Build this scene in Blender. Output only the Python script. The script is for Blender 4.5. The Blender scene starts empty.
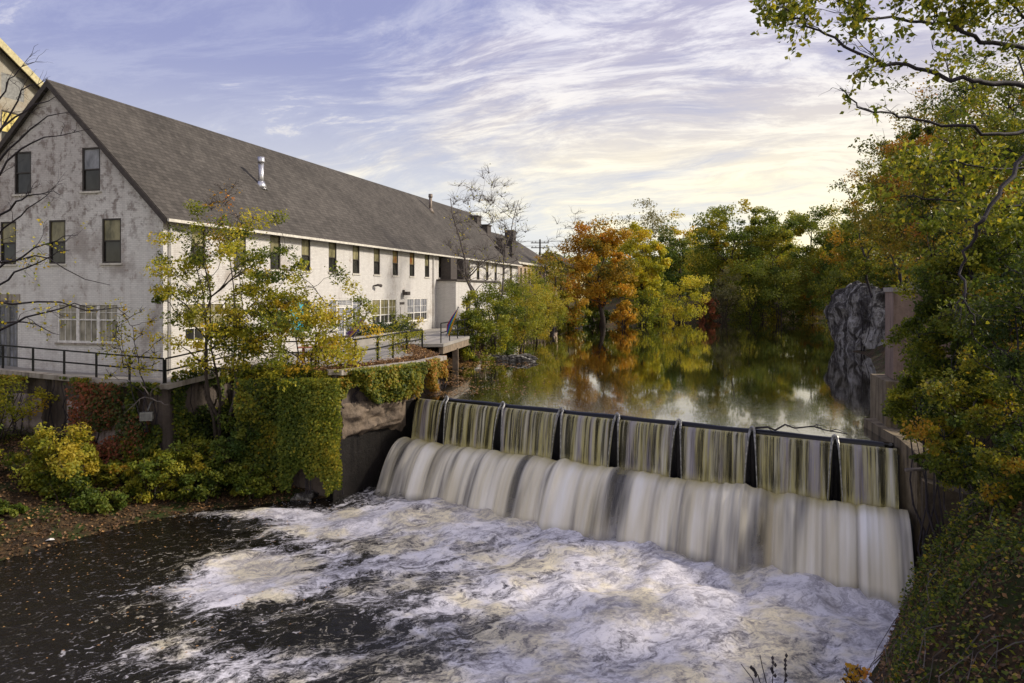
import bpy, bmesh, math, random
import numpy as np
from mathutils import Vector, Matrix, noise as mnoise
from mathutils.geometry import tessellate_polygon

SC = bpy.context.scene
COL = SC.collection
F = 757.0
HX, HY = 512.0, 292.0
def P(px, py, Y):
    return Vector(((px-HX)/F*Y, Y, (HY-py)/F*Y))
R = math.radians
ZP, ZL = -4.8, -8.4          # pond level, lower river level (camera height is 0)

# ------------------------------------------------------------------ nodes
def newmat(name):
    m = bpy.data.materials.new(name); m.use_nodes = True
    nt = m.node_tree; nt.nodes.clear()
    out = nt.nodes.new('ShaderNodeOutputMaterial')
    return m, nt, out
def N(nt, t, **kw):
    n = nt.nodes.new(t)
    for k, v in kw.items():
        if k in n.inputs.keys(): n.inputs[k].default_value = v
        else: setattr(n, k, v)
    return n
def L(nt, a, b): nt.links.new(a, b)
def ramp(nt, fac, stops, interp='LINEAR'):
    r = nt.nodes.new('ShaderNodeValToRGB'); cr = r.color_ramp; cr.interpolation = interp
    while len(cr.elements) > 1: cr.elements.remove(cr.elements[-1])
    cr.elements[0].position = stops[0][0]; cr.elements[0].color = (*stops[0][1], 1)
    for p, c in stops[1:]:
        e = cr.elements.new(p); e.color = (*c, 1)
    L(nt, fac, r.inputs['Fac']); return r.outputs['Color']
def g(v): return (v, v, v)
def mapr(nt, val, a, b, c=0, d=1):
    n = N(nt, 'ShaderNodeMapRange'); n.interpolation_type = 'SMOOTHSTEP'
    L(nt, val, n.inputs['Value'])
    for k, v in zip(('From Min', 'From Max', 'To Min', 'To Max'), (a, b, c, d)): n.inputs[k].default_value = v
    return n.outputs['Result']
def mixc(nt, fac, a, b, mode='MIX'):
    n = nt.nodes.new('ShaderNodeMix'); n.data_type = 'RGBA'; n.blend_type = mode
    for sock, v in ((n.inputs[0], fac), (n.inputs[6], a), (n.inputs[7], b)):
        if isinstance(v, bpy.types.NodeSocket): L(nt, v, sock)
        elif isinstance(v, (int, float)): sock.default_value = v
        else: sock.default_value = (*v, 1)
    return n.outputs[2]
def math_(nt, op, a, b=0.0):
    n = nt.nodes.new('ShaderNodeMath'); n.operation = op
    for s, v in ((n.inputs[0], a), (n.inputs[1], b)):
        if isinstance(v, bpy.types.NodeSocket): L(nt, v, s)
        else: s.default_value = v
    return n.outputs[0]
def noise(nt, vec, scale, detail=4, rough=.55, dist=0.0):
    n = N(nt, 'ShaderNodeTexNoise'); n.inputs['Scale'].default_value = scale
    n.inputs['Detail'].default_value = detail; n.inputs['Roughness'].default_value = rough
    n.inputs['Distortion'].default_value = dist
    if vec is not None: L(nt, vec, n.inputs['Vector'])
    return n
def mapping(nt, vec, scale=(1, 1, 1), rot=(0, 0, 0), loc=(0, 0, 0)):
    n = N(nt, 'ShaderNodeMapping'); L(nt, vec, n.inputs['Vector'])
    n.inputs['Scale'].default_value = scale; n.inputs['Rotation'].default_value = rot; n.inputs['Location'].default_value = loc
    return n.outputs['Vector']
def coords(nt, which='Object'):
    return N(nt, 'ShaderNodeTexCoord').outputs[which]
def bump(nt, h, strength=.3, dist=.05):
    b = N(nt, 'ShaderNodeBump'); b.inputs['Strength'].default_value = strength; b.inputs['Distance'].default_value = dist
    L(nt, h, b.inputs['Height']); return b.outputs['Normal']
def pbsdf(nt, out, col, rough=.7, spec=.4, metal=0.0, normal=None, alpha=None):
    p = N(nt, 'ShaderNodeBsdfPrincipled')
    for k, v in (('Base Color', col), ('Roughness', rough), ('Alpha', alpha), ('Metallic', metal), ('Specular IOR Level', spec)):
        if v is None: continue
        if isinstance(v, bpy.types.NodeSocket): L(nt, v, p.inputs[k])
        elif isinstance(v, (int, float)): p.inputs[k].default_value = v
        else: p.inputs[k].default_value = (*v, 1)
    if normal is not None: L(nt, normal, p.inputs['Normal'])
    if out is not None: L(nt, p.outputs[0], out.inputs['Surface'])
    return p

def mat_plain(name, col, rough=.6, metal=0.0, var=.25, nscale=6, bmp=.15, spec=.4):
    m, nt, out = newmat(name); c = coords(nt)
    n = noise(nt, c, nscale, 5)
    dark = tuple(x*(1-var) for x in col); lite = tuple(min(1, x*(1+var)) for x in col)
    cc = ramp(nt, n.outputs['Fac'], [(.3, dark), (.7, lite)])
    n2 = noise(nt, c, nscale*6, 4)
    pbsdf(nt, out, cc, rough, spec, metal, bump(nt, n2.outputs['Fac'], bmp, .02))
    return m

def mat_concrete(name, a, b, stain, scale=.8, streak=True, bmp=.5, rough=.85, moss=None):
    m, nt, out = newmat(name); c = coords(nt)
    n = noise(nt, c, scale, 8, .65)
    cc = ramp(nt, n.outputs['Fac'], [(.3, a), (.65, b)])
    if streak:
        s = noise(nt, mapping(nt, c, (2.2, 2.2, .25)), 1.3, 7, .7)
        cc = mixc(nt, mapr(nt, s.outputs['Fac'], .46, .68), cc, stain)
    if moss:
        s = noise(nt, c, 1.1, 8, .7)
        cc = mixc(nt, mapr(nt, s.outputs['Fac'], .5, .62), cc, moss)
    n2 = noise(nt, c, 9, 8, .7)
    pbsdf(nt, out, cc, rough, .35, 0, bump(nt, n2.outputs['Fac'], bmp, .05))
    return m

def mat_brick_paint(name, paint, dirt, dirt_amt, brick=(.28, .2, .17)):
    m, nt, out = newmat(name); c = coords(nt)
    sx = N(nt, 'ShaderNodeSeparateXYZ'); L(nt, c, sx.inputs[0])
    u = math_(nt, 'ADD', sx.outputs[0], sx.outputs[1])
    cv = N(nt, 'ShaderNodeCombineXYZ'); L(nt, u, cv.inputs[0]); L(nt, sx.outputs[2], cv.inputs[1])
    br = N(nt, 'ShaderNodeTexBrick'); L(nt, cv.outputs[0], br.inputs['Vector'])
    br.inputs['Scale'].default_value = 1.0; br.inputs['Brick Width'].default_value = .23; br.inputs['Row Height'].default_value = .085
    br.inputs['Mortar Size'].default_value = .009; br.inputs['Mortar Smooth'].default_value = .3
    br.inputs['Color1'].default_value = (*g(.78), 1); br.inputs['Color2'].default_value = (*g(1.0), 1); br.inputs['Mortar'].default_value = (*g(.55), 1)
    n1 = noise(nt, c, .35, 8, .68); n2 = noise(nt, c, 2.2, 8, .72)
    n3 = noise(nt, mapping(nt, c, (1.6, 1.6, .16)), 1.4, 6, .6)
    col = mixc(nt, mapr(nt, n1.outputs['Fac'], .62-dirt_amt*.25, .78-dirt_amt*.2), paint, dirt)
    col = mixc(nt, math_(nt, 'MULTIPLY', mapr(nt, n3.outputs['Fac'], .45, .8), .35+.45*dirt_amt), col, dirt)
    chip = math_(nt, 'MULTIPLY', mapr(nt, n2.outputs['Fac'], .60-.09*dirt_amt, .66-.05*dirt_amt), mapr(nt, n1.outputs['Fac'], .42, .55))
    col = mixc(nt, math_(nt, 'MULTIPLY', chip, .35+.4*dirt_amt), col, brick)
    # grime band near the top of the wall and near the ground (real soiling)
    low = mapr(nt, sx.outputs[2], -2.2, -4.0)
    col = mixc(nt, math_(nt, 'MULTIPLY', low, math_(nt, 'MULTIPLY', n2.outputs['Fac'], .7)), col, dirt)
    if dirt_amt > .5:
        up = mapr(nt, sx.outputs[2], 2.5, 6.5)
        col = mixc(nt, math_(nt, 'MULTIPLY', up, .6), col, (.50, .46, .44))
        b1 = math_(nt, 'MULTIPLY', mapr(nt, n2.outputs['Fac'], .48, .6), mapr(nt, sx.outputs[2], 1.5, 3.6))
        col = mixc(nt, math_(nt, 'MULTIPLY', b1, .65), col, (.20, .155, .135))
    col = mixc(nt, .55, col, br.outputs['Color'], 'MULTIPLY')
    hh = math_(nt, 'ADD', math_(nt, 'MULTIPLY', br.outputs['Fac'], -1.0), math_(nt, 'MULTIPLY', n2.outputs['Fac'], 1.3))
    pbsdf(nt, out, col, .8, .3, 0, bump(nt, hh, .45, .02))
    return m

def mat_roof(name, a, b):
    m, nt, out = newmat(name); c = coords(nt)
    sx = N(nt, 'ShaderNodeSeparateXYZ'); L(nt, c, sx.inputs[0])
    cv = N(nt, 'ShaderNodeCombineXYZ'); L(nt, sx.outputs[0], cv.inputs[0]); L(nt, sx.outputs[2], cv.inputs[1])
    br = N(nt, 'ShaderNodeTexBrick'); L(nt, cv.outputs[0], br.inputs['Vector'])
    br.inputs['Scale'].default_value = 1.0; br.inputs['Brick Width'].default_value = .32; br.inputs['Row Height'].default_value = .19
    br.inputs['Mortar Size'].default_value = .012; br.inputs['Bias'].default_value = .1
    br.inputs['Color1'].default_value = (*g(.72), 1); br.inputs['Color2'].default_value = (*g(1.15), 1); br.inputs['Mortar'].default_value = (*g(.45), 1)
    n1 = noise(nt, c, .25, 6, .6)
    cc = ramp(nt, n1.outputs['Fac'], [(.3, a), (.7, b)])
    n2 = noise(nt, mapping(nt, c, (1.2, 1, .12)), 1.5, 6)
    cc = mixc(nt, mapr(nt, n2.outputs['Fac'], .45, .75, 0, .5), cc, tuple(x*.6 for x in a))
    cc = mixc(nt, 1.0, cc, br.outputs['Color'], 'MULTIPLY')
    pbsdf(nt, out, cc, .9, .2, 0, bump(nt, br.outputs['Fac'], -.4, .02))
    return m

def mat_glass(name, col, rough=.06, var=None):
    m, nt, out = newmat(name); c = coords(nt)
    n = noise(nt, mapping(nt, c, (1.5, 1.5, .8)), 1.7, 4)
    cc = ramp(nt, n.outputs['Fac'], [(.35, tuple(x*.6 for x in col)), (.65, var or tuple(x*1.3 for x in col))])
    p = pbsdf(nt, out, cc, rough, .38)
    return m

def mat_leaf(name, stops, trans=.42, rough=.55):
    m, nt, out = newmat(name)
    a = N(nt, 'ShaderNodeAttribute'); a.attribute_name = 'tint'
    cc = ramp(nt, a.outputs['Fac'], [(p, tuple(min(.6, q*1.55) for q in c_)) for p, c_ in stops])
    d = N(nt, 'ShaderNodeBsdfPrincipled'); L(nt, cc, d.inputs['Base Color']); d.inputs['Roughness'].default_value = rough
    d.inputs['Specular IOR Level'].default_value = .25
    t = N(nt, 'ShaderNodeBsdfTranslucent'); L(nt, mixc(nt, 1.0, cc, (1.25, 1.2, .8), 'MULTIPLY'), t.inputs['Color'])
    mx = N(nt, 'ShaderNodeMixShader'); mx.inputs[0].default_value = trans
    L(nt, d.outputs[0], mx.inputs[1]); L(nt, t.outputs[0], mx.inputs[2]); L(nt, mx.outputs[0], out.inputs['Surface'])
    return m

M = {}
M['white'] = mat_brick_paint('painted_brick', (.64, .62, .59), (.40, .36, .32), .32)
M['gable'] = mat_brick_paint('weathered_brick_paint', (.80, .785, .75), (.46, .42, .39), .52)
M['beige'] = mat_brick_paint('beige_wall', (.40, .37, .30), (.25, .19, .12), .5)
M['farbrick'] = mat_brick_paint('far_brick', (.52, .40, .31), (.32, .23, .18), .4)
M['roof'] = mat_roof('shingles', (.066, .059, .052), (.104, .093, .082))
M['trim'] = mat_plain('trim_paint', (.60, .57, .50), .6)
M['yellowtrim'] = mat_plain('yellow_trim', (.50, .44, .24), .6)
M['whiteframe'] = mat_plain('white_frame', (.72, .70, .66), .5)
M['darkframe'] = mat_plain('dark_frame', (.035, .028, .024), .5)
M['darktrim'] = mat_plain('dark_trim', (.06, .05, .045), .7)
M['glass'] = mat_glass('window_glass', (.035, .035, .033), .07)
M['blind'] = mat_glass('window_blind', (.17, .155, .08), .2, (.30, .27, .15))
M['orangeblind'] = mat_glass('warm_blind', (.35, .12, .04), .25, (.28, .25, .10))
M['curtain'] = mat_glass('pale_curtain', (.30, .28, .22), .2, (.45, .42, .34))
M['litpane'] = mat_glass('lit_yellow_pane', (.50, .38, .10), .15, (.75, .62, .22))  # glow of a lit window put into the pane colour
M['bluegrey'] = mat_glass('grey_pane', (.20, .21, .24), .12, (.30, .31, .34))
M['teal'] = mat_plain('teal_paint', (.03, .33, .42), .6, 0, .4, 3)
M['metalpipe'] = mat_plain('galvanised', (.55, .55, .58), .35, .8)
M['rustpipe'] = mat_plain('dull_pipe', (.22, .18, .15), .6, .3)
M['black'] = mat_plain('black_iron', (.012, .013, .012), .5, .2, .3)
M['grey'] = mat_plain('grey_metal', (.20, .20, .19), .55, .2)
M['concrete'] = mat_concrete('terrace_concrete', (.24, .225, .20), (.36, .335, .30), (.19, .165, .13), .6, False)
M['coping'] = mat_concrete('coping_concrete', (.28, .25, .22), (.42, .38, .32), (.16, .13, .10), 1.2, True)
M['wall'] = mat_concrete('retaining_wall', (.075, .058, .048), (.15, .12, .10), (.035, .028, .023), .7, True, .8)
M['palewall'] = mat_concrete('pale_masonry', (.30, .24, .22), (.45, .38, .35), (.10, .07, .055), 2.0, True, .9)
M['wetshade'] = mat_concrete('wet_shaded_wall', (.010, .009, .008), (.024, .020, .018), (.006, .005, .005), .9, True, .5, .4)  # wet concrete, with the shade below the ledge painted in as near black
M['gunite'] = mat_concrete('rough_concrete', (.12, .09, .065), (.26, .20, .145), (.05, .038, .028), 2.5, True, 1.0)
M['abut'] = mat_concrete('abutment_concrete', (.05, .038, .024), (.12, .09, .055), (.018, .014, .010), 1.3, True, 1.0)
M['abutpale'] = mat_concrete('pale_abutment', (.15, .115, .07), (.27, .215, .135), (.04, .03, .02), 1.4, True, .9)
M['pink'] = mat_concrete('pink_concrete', (.19, .135, .105), (.30, .215, .17), (.10, .07, .055), 1.3, True, .6)
M['damc'] = mat_concrete('dam_concrete', (.012, .011, .012), (.03, .028, .032), (.006, .006, .006), 2, True, .4, .35)
M['wood'] = mat_plain('weathered_wood', (.22, .17, .12), .8, 0, .35, 3)
M['redwood'] = mat_plain('red_wood', (.36, .14, .07), .7)
M['bark'] = mat_plain('bark', (.055, .042, .034), .9, 0, .4, 9, .6)
M['barkgrey'] = mat_plain('grey_bark', (.13, .11, .10), .9, 0, .4, 9, .6)
M['barkdark'] = mat_plain('dark_bark', (.03, .024, .028), .8, 0, .5, 9, .6)
M['lens'] = mat_glass('lamp_lens', (.14, .14, .135), .2)

LG = [(0, (.035, .055, .009)), (.35, (.085, .115, .015)), (.65, (.17, .175, .02)), (.87, (.27, .24, .025)), (1, (.34, .17, .02))]
M['leaf_green'] = mat_leaf('green_leaves', LG)
M['leaf_dark'] = mat_leaf('dark_green_leaves', [(0, (.018, .036, .011)), (.5, (.042, .072, .015)), (.85, (.09, .12, .018)), (1, (.17, .15, .02))])
M['leaf_yellowgreen'] = mat_leaf('yellow_green_leaves', [(0, (.045, .065, .010)), (.3, (.14, .16, .018)), (.6, (.30, .27, .025)), (.85, (.44, .31, .03)), (1, (.42, .18, .025))], .42)
M['leaf_orange'] = mat_leaf('orange_leaves', [(0, (.08, .08, .015)), (.25, (.26, .17, .02)), (.5, (.42, .23, .025)), (.75, (.45, .18, .022)), (1, (.42, .11, .02))], .4)
M['leaf_yellow'] = mat_leaf('yellow_leaves', [(0, (.08, .11, .015)), (.35, (.24, .23, .02)), (.7, (.46, .34, .03)), (1, (.50, .22, .02))], .4)
M['leaf_pale'] = mat_leaf('pale_leaves', [(0, (.07, .07, .03)), (.5, (.16, .15, .07)), (1, (.27, .21, .09))])
M['leaf_mixed'] = mat_leaf('mixed_leaves', [(0, (.020, .034, .008)), (.3, (.055, .08, .012)), (.55, (.13, .14, .016)), (.78, (.22, .19, .018)), (.93, (.29, .15, .018)), (1, (.30, .07, .02))])
M['leaf_rust'] = mat_leaf('rust_leaves', [(0, (.06, .07, .014)), (.3, (.13, .125, .018)), (.6, (.23, .16, .02)), (.85, (.30, .13, .02)), (1, (.32, .09, .02))])
M['leaf_red'] = mat_leaf('red_leaves', [(0, (.03, .045, .012)), (.3, (.06, .075, .015)), (.5, (.17, .06, .03)), (.75, (.26, .08, .04)), (1, (.33, .18, .05))])
M['leaf_litter'] = mat_leaf('fallen_leaves', [(0, (.035, .022, .013)), (.4, (.11, .062, .03)), (.8, (.24, .13, .055)), (1, (.38, .24, .07))], .1)
M['grass'] = mat_leaf('grass_blades', [(0, (.025, .04, .008)), (.5, (.06, .09, .015)), (1, (.16, .15, .04))], .3)

# ground
m, nt, out = newmat('ground'); c = coords(nt)
n1 = noise(nt, c, .5, 8, .7); n2 = noise(nt, c, 5, 8, .75); n3 = noise(nt, c, 1.3, 6, .6)
cc = ramp(nt, n2.outputs['Fac'], [(.3, (.018, .013, .009)), (.5, (.055, .036, .02)), (.62, (.12, .075, .035)), (.75, (.07, .06, .02))])
cc = mixc(nt, mapr(nt, n3.outputs['Fac'], .48, .62), cc, (.035, .05, .012))
cc = mixc(nt, mapr(nt, n1.outputs['Fac'], .5, .65, 0, .6), cc, (.03, .024, .018))
pbsdf(nt, out, cc, .95, .2, 0, bump(nt, n2.outputs['Fac'], 1.0, .12)); M['ground'] = m

# pond
m, nt, out = newmat('pond_water'); c = coords(nt)
w1 = noise(nt, mapping(nt, c, (1, 1, 1)), 3.2, 4, .6); w2 = noise(nt, mapping(nt, c, (.35, .15, 1)), .8, 3)
w3 = noise(nt, mapping(nt, c, (1, 1, 1)), 11, 2, .5)
h = math_(nt, 'ADD', w1.outputs['Fac'], math_(nt, 'MULTIPLY', w2.outputs['Fac'], 2.0))
h = math_(nt, 'ADD', h, math_(nt, 'MULTIPLY', w3.outputs['Fac'], .25))
dp_ = N(nt, 'ShaderNodeVectorMath'); dp_.operation = 'DOT_PRODUCT'; L(nt, c, dp_.inputs[0]); dp_.inputs[1].default_value = (.565, .825, 0)
nearw = mapr(nt, dp_.outputs['Value'], 25.0+16, 25.0, .35, 3.6)
h = math_(nt, 'MULTIPLY', h, nearw)
pp = pbsdf(nt, out, (.008, .007, .004), .025, .5, 0, bump(nt, h, .10, .03)); pp.inputs['IOR'].default_value = 1.7; pp.inputs['Coat Weight'].default_value = .7; pp.inputs['Coat Roughness'].default_value = .03
M['pond'] = m

# lower river with foam
FLOW = math.atan2(-.922, -.387)
m, nt, out = newmat('river_water'); c = coords(nt)
at = N(nt, 'ShaderNodeAttribute'); at.attribute_name = 'foam'
d1 = noise(nt, mapping(nt, c, (.8, .8, .8)), 1.0, 4, .6)
sub = N(nt, 'ShaderNodeVectorMath'); sub.operation = 'SUBTRACT'; L(nt, d1.outputs['Color'], sub.inputs[0]); sub.inputs[1].default_value = (.5, .5, .5)
scl = N(nt, 'ShaderNodeVectorMath'); scl.operation = 'SCALE'; L(nt, sub.outputs[0], scl.inputs[0]); scl.inputs['Scale'].default_value = 1.7
add = N(nt, 'ShaderNodeVectorMath'); add.operation = 'ADD'; L(nt, c, add.inputs[0]); L(nt, scl.outputs[0], add.inputs[1])
ROTF = -(FLOW + R(-28))
# long waves of dark water between the foam
st = mapping(nt, mapping(nt, add.outputs[0], (1, 1, 1), (0, 0, ROTF)), (.42, 1.0, 1))
a1 = noise(nt, st, 2.0, 9, .66, .25); a2 = noise(nt, st, 6.5, 7, .72, .2); a3 = noise(nt, c, .45, 4, .6)
nz = math_(nt, 'ADD', math_(nt, 'MULTIPLY', a1.outputs['Fac'], .52), math_(nt, 'MULTIPLY', a2.outputs['Fac'], .48))
nz = math_(nt, 'ADD', nz, math_(nt, 'MULTIPLY', math_(nt, 'SUBTRACT', at.outputs['Fac'], .5), .50))
a4 = noise(nt, st, .7, 3, .5)
nz = math_(nt, 'ADD', nz, math_(nt, 'MULTIPLY', math_(nt, 'SUBTRACT', a4.outputs['Fac'], .5), .35))
msk = mapr(nt, nz, .44, .64)
fl1 = noise(nt, mapping(nt, st, (1, 1, 1)), 7.5, 4, .6, .2)
flk = math_(nt, 'MULTIPLY', mapr(nt, fl1.outputs['Fac'], .575, .68, 0, .7), mapr(nt, at.outputs['Fac'], .0, .3, .25, 1))
msk = math_(nt, 'MAXIMUM', msk, flk)
fc = mixc(nt, mapr(nt, a3.outputs['Fac'], .45, .62), (.76, .735, .77), (.72, .65, .48))
tx = math_(nt, 'ADD', math_(nt, 'MULTIPLY', a1.outputs['Fac'], .5), math_(nt, 'MULTIPLY', a2.outputs['Fac'], .5))
fc = mixc(nt, mapr(nt, tx, .41, .57, .74, 0), fc, (.22, .205, .235))
col = mixc(nt, msk, (.006, .005, .004), fc)
rg = mapr(nt, msk, 0, 1, .12, .75)
hb = math_(nt, 'ADD', a1.outputs['Fac'], math_(nt, 'MULTIPLY', a2.outputs['Fac'], .3))
pbsdf(nt, out, col, rg, .32, 0, bump(nt, hb, .5, .15)); M['river'] = m

def mat_fall(name, upper):
    m, nt, out = newmat(name)
    uv = N(nt, 'ShaderNodeUVMap').outputs[0]
    if upper:
        s1 = noise(nt, mapping(nt, uv, (4.8, .45, 1)), 1.0, 5, .6); s2 = noise(nt, mapping(nt, uv, (2.2, .25, 1), (0, 0, 0), (7, 3, 0)), 1.0, 3, .5)
        s3 = noise(nt, mapping(nt, uv, (5.6, .35, 1), (0, 0, 0), (31, 3, 0)), 1.0, 4, .6)
        col = ramp(nt, s1.outputs['Fac'], [(.30, (.02, .018, .012)), (.40, (.16, .135, .045)), (.48, (.44, .39, .16)), (.56, (.36, .33, .22)), (.64, (.58, .55, .40)), (.76, (.74, .71, .66))])
        col = mixc(nt, mapr(nt, s2.outputs['Fac'], .50, .66, 0, .6), col, (.24, .22, .34))
        col = mixc(nt, mapr(nt, s3.outputs['Fac'], .56, .70, 0, .8), col, (.46, .42, .20))
        sx = N(nt, 'ShaderNodeSeparateXYZ'); L(nt, uv, sx.inputs[0])
        al = math_(nt, 'ADD', mapr(nt, math_(nt, 'ADD', math_(nt, 'MULTIPLY', s3.outputs['Fac'], .65), math_(nt, 'MULTIPLY', s2.outputs['Fac'], .35)), .42, .56, .12, .97), mapr(nt, sx.outputs[1], .16, .0, 0, .8))
        al = math_(nt, 'MINIMUM', math_(nt, 'ADD', al, mapr(nt, sx.outputs[1], .75, 1.0, 0, .7)), 1.0)
        col = mixc(nt, mapr(nt, sx.outputs[1], .78, 1.0, 0, .75), col, (.42, .37, .15))
        pbsdf(nt, out, col, .30, .5, 0, bump(nt, s1.outputs['Fac'], .5, .06), al)
    else:
        s1 = noise(nt, mapping(nt, uv, (1.0, .35, 1)), 1.0, 4, .5); s2 = noise(nt, mapping(nt, uv, (6, .4, 1)), 1.0, 4, .6)
        s3 = noise(nt, mapping(nt, uv, (.8, .5, 1), (0, 0, 0), (13, 3, 0)), 1.0, 3, .5)
        col = ramp(nt, s1.outputs['Fac'], [(.34, (.24, .23, .22)), (.43, (.46, .43, .37)), (.50, (.68, .63, .50)), (.58, (.82, .78, .69)), (.70, (.88, .87, .84))])
        col = mixc(nt, mapr(nt, s3.outputs['Fac'], .45, .65, 0, .65), col, (.60, .53, .36))
        col = mixc(nt, mapr(nt, s2.outputs['Fac'], .4, .7, .0, .22), col, (.78, .76, .72))
        lb = N(nt, 'ShaderNodeAttribute'); lb.attribute_name = 'lobe'
        gap = mapr(nt, math_(nt, 'ADD', lb.outputs['Fac'], math_(nt, 'MULTIPLY', math_(nt, 'SUBTRACT', s2.outputs['Fac'], .5), .5)), .72, .28, 0, .62)
        col = mixc(nt, gap, col, (.40, .375, .345))  # grey shade between the lobes, painted into the water colour
        sx = N(nt, 'ShaderNodeSeparateXYZ'); L(nt, uv, sx.inputs[0])
        top = mapr(nt, sx.outputs[1], .32, .10)
        col = mixc(nt, math_(nt, 'MULTIPLY', top, mapr(nt, s1.outputs['Fac'], .4, .6, .5, .9)), col, (.46, .39, .13))
        al = math_(nt, 'MULTIPLY', mapr(nt, s1.outputs['Fac'], .32, .50, .35, 1), mapr(nt, sx.outputs[1], 1.0, .84, .0, 1))
        pbsdf(nt, out, col, .7, .2, 0, bump(nt, s2.outputs['Fac'], .15, .04), al)
    return m
M['fallup'] = mat_fall('curtain_water', True)
M['falllow'] = mat_fall('cascade_water', False)
m, nt, out = newmat('crest_water'); c = coords(nt)
n = noise(nt, c, 2.5, 4); pbsdf(nt, out, (.006, .005, .005), .16, .35, 0, bump(nt, n.outputs['Fac'], .3, .03)); M['crest'] = m
m, nt, out = newmat('pale_water_rim'); c = coords(nt)
n = noise(nt, c, 9, 4); pbsdf(nt, out, ramp(nt, n.outputs['Fac'], [(.35, (.12, .12, .12)), (.65, (.38, .37, .34))]), .25, .5); M['rim'] = m

# rock
m, nt, out = newmat('outcrop_rock'); c = coords(nt)
n1 = noise(nt, mapping(nt, c, (1, 1, .55)), .8, 9, .72, .6); n2 = noise(nt, c, 3.5, 8, .75)
cc = ramp(nt, n1.outputs['Fac'], [(.36, (.035, .03, .026)), (.48, (.11, .10, .09)), (.55, (.42, .40, .36)), (.66, (.62, .60, .56))])
cc = mixc(nt, mapr(nt, n2.outputs['Fac'], .5, .66, 0, .8), cc, (.07, .06, .045))
pbsdf(nt, out, cc, .85, .3, 0, bump(nt, math_(nt, 'ADD', n1.outputs['Fac'], n2.outputs['Fac']), 1.0, .4)); M['rock'] = m

# ------------------------------------------------------------------ object helpers
def put(name, me, mat=None, parent=None):
    o = bpy.data.objects.new(name, me); COL.objects.link(o)
    if mat is not None and me is not None and not me.materials:
        me.materials.append(mat)
    if parent is not None: o.parent = parent
    return o
def tag(o, label=None, cat=None, group=None, kind=None):
    if label: o['label'] = label
    if cat: o['category'] = cat
    if group: o['group'] = group
    if kind: o['kind'] = kind
    return o
def empty(name, loc=(0, 0, 0), rz=0, **kw):
    o = bpy.data.objects.new(name, None); COL.objects.link(o); o.location = loc; o.rotation_euler = (0, 0, rz)
    o.empty_display_size = .3
    tag(o, **kw); return o

class MB:
    """collects shapes for one mesh"""
    def __init__(s): s.v = []; s.f = []; s.mi = []
    def add(s, vs, fs, mi=0):
        b = len(s.v); s.v.extend([tuple(v) for v in vs]); s.f.extend([tuple(i+b for i in f) for f in fs]); s.mi.extend([mi]*len(fs))
    def box(s, x0, x1, y0, y1, z0, z1, mi=0):
        vs = [(x, y, z) for z in (z0, z1) for y in (y0, y1) for x in (x0, x1)]
        s.add(vs, [(0, 2, 3, 1), (4, 5, 7, 6), (0, 1, 5, 4), (2, 6, 7, 3), (0, 4, 6, 2), (1, 3, 7, 5)], mi)
    def bar(s, a, b, w, h, mi=0):
        a = Vector(a); b = Vector(b); d = (b-a).normalized()
        up = Vector((0, 0, 1)) if abs(d.z) < .95 else Vector((0, 1, 0))
        r = d.cross(up).normalized()*(w/2); u = r.cross(d).normalized()*(h/2)
        vs = [p+i*r+j*u for p in (a, b) for i, j in ((-1, -1), (1, -1), (1, 1), (-1, 1))]
        s.add(vs, [(0, 1, 2, 3), (7, 6, 5, 4), (0, 4, 5, 1), (1, 5, 6, 2), (2, 6, 7, 3), (3, 7, 4, 0)], mi)
    def tube(s, pts, rad, n=6, mi=0, cap=True):
        pts = [Vector(p) for p in pts]
        if not hasattr(rad, '__len__'): rad = [rad]*len(pts)
        vs = []; fs = []; prev = None
        for i, p in enumerate(pts):
            d = (pts[min(i+1, len(pts)-1)]-pts[max(i-1, 0)])
            if d.length < 1e-6: d = Vector((0, 0, 1))
            d.normalize()
            if prev is None: prev = d.orthogonal().normalized()
            r = (prev-d*prev.dot(d))
            if r.length < 1e-4: r = d.orthogonal()
            r.normalize(); prev = r; q = d.cross(r)
            for k in range(n):
                a = 2*math.pi*k/n; vs.append(p+(r*math.cos(a)+q*math.sin(a))*rad[i])
        for i in range(len(pts)-1):
            for k in range(n):
                k2 = (k+1) % n; fs.append((i*n+k, i*n+k2, (i+1)*n+k2, (i+1)*n+k))
        if cap:
            fs.append(tuple(range(n))[::-1]); fs.append(tuple((len(pts)-1)*n+k for k in range(n)))
        s.add(vs, fs, mi)
    def build(s, name, mat, parent=None, smooth=False, mats=None):
        me = bpy.data.meshes.new(name); me.from_pydata(s.v, [], s.f)
        for mm in (mats or [mat]): me.materials.append(mm)
        if mats: me.polygons.foreach_set('material_index', s.mi)
        if smooth: me.polygons.foreach_set('use_smooth', [True]*len(me.polygons))
        me.update()
        return put(name, me, None, parent)

def fast_mesh(name, verts, quads, mat, parent=None, smooth=False):
    me = bpy.data.meshes.new(name)
    nv, nf = len(verts), len(quads); k = quads.shape[1]
    me.vertices.add(nv); me.vertices.foreach_set('co', verts.astype(np.float32).ravel())
    me.loops.add(nf*k); me.loops.foreach_set('vertex_index', quads.astype(np.int32).ravel())
    me.polygons.add(nf); me.polygons.foreach_set('loop_start', np.arange(0, nf*k, k, dtype=np.int32))
    try: me.polygons.foreach_set('loop_total', np.full(nf, k, dtype=np.int32))
    except Exception: pass
    me.materials.append(mat)
    me.update(calc_edges=True)
    if smooth: me.polygons.foreach_set('use_smooth', np.ones(nf, dtype=bool))
    return put(name, me, None, parent)

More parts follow.
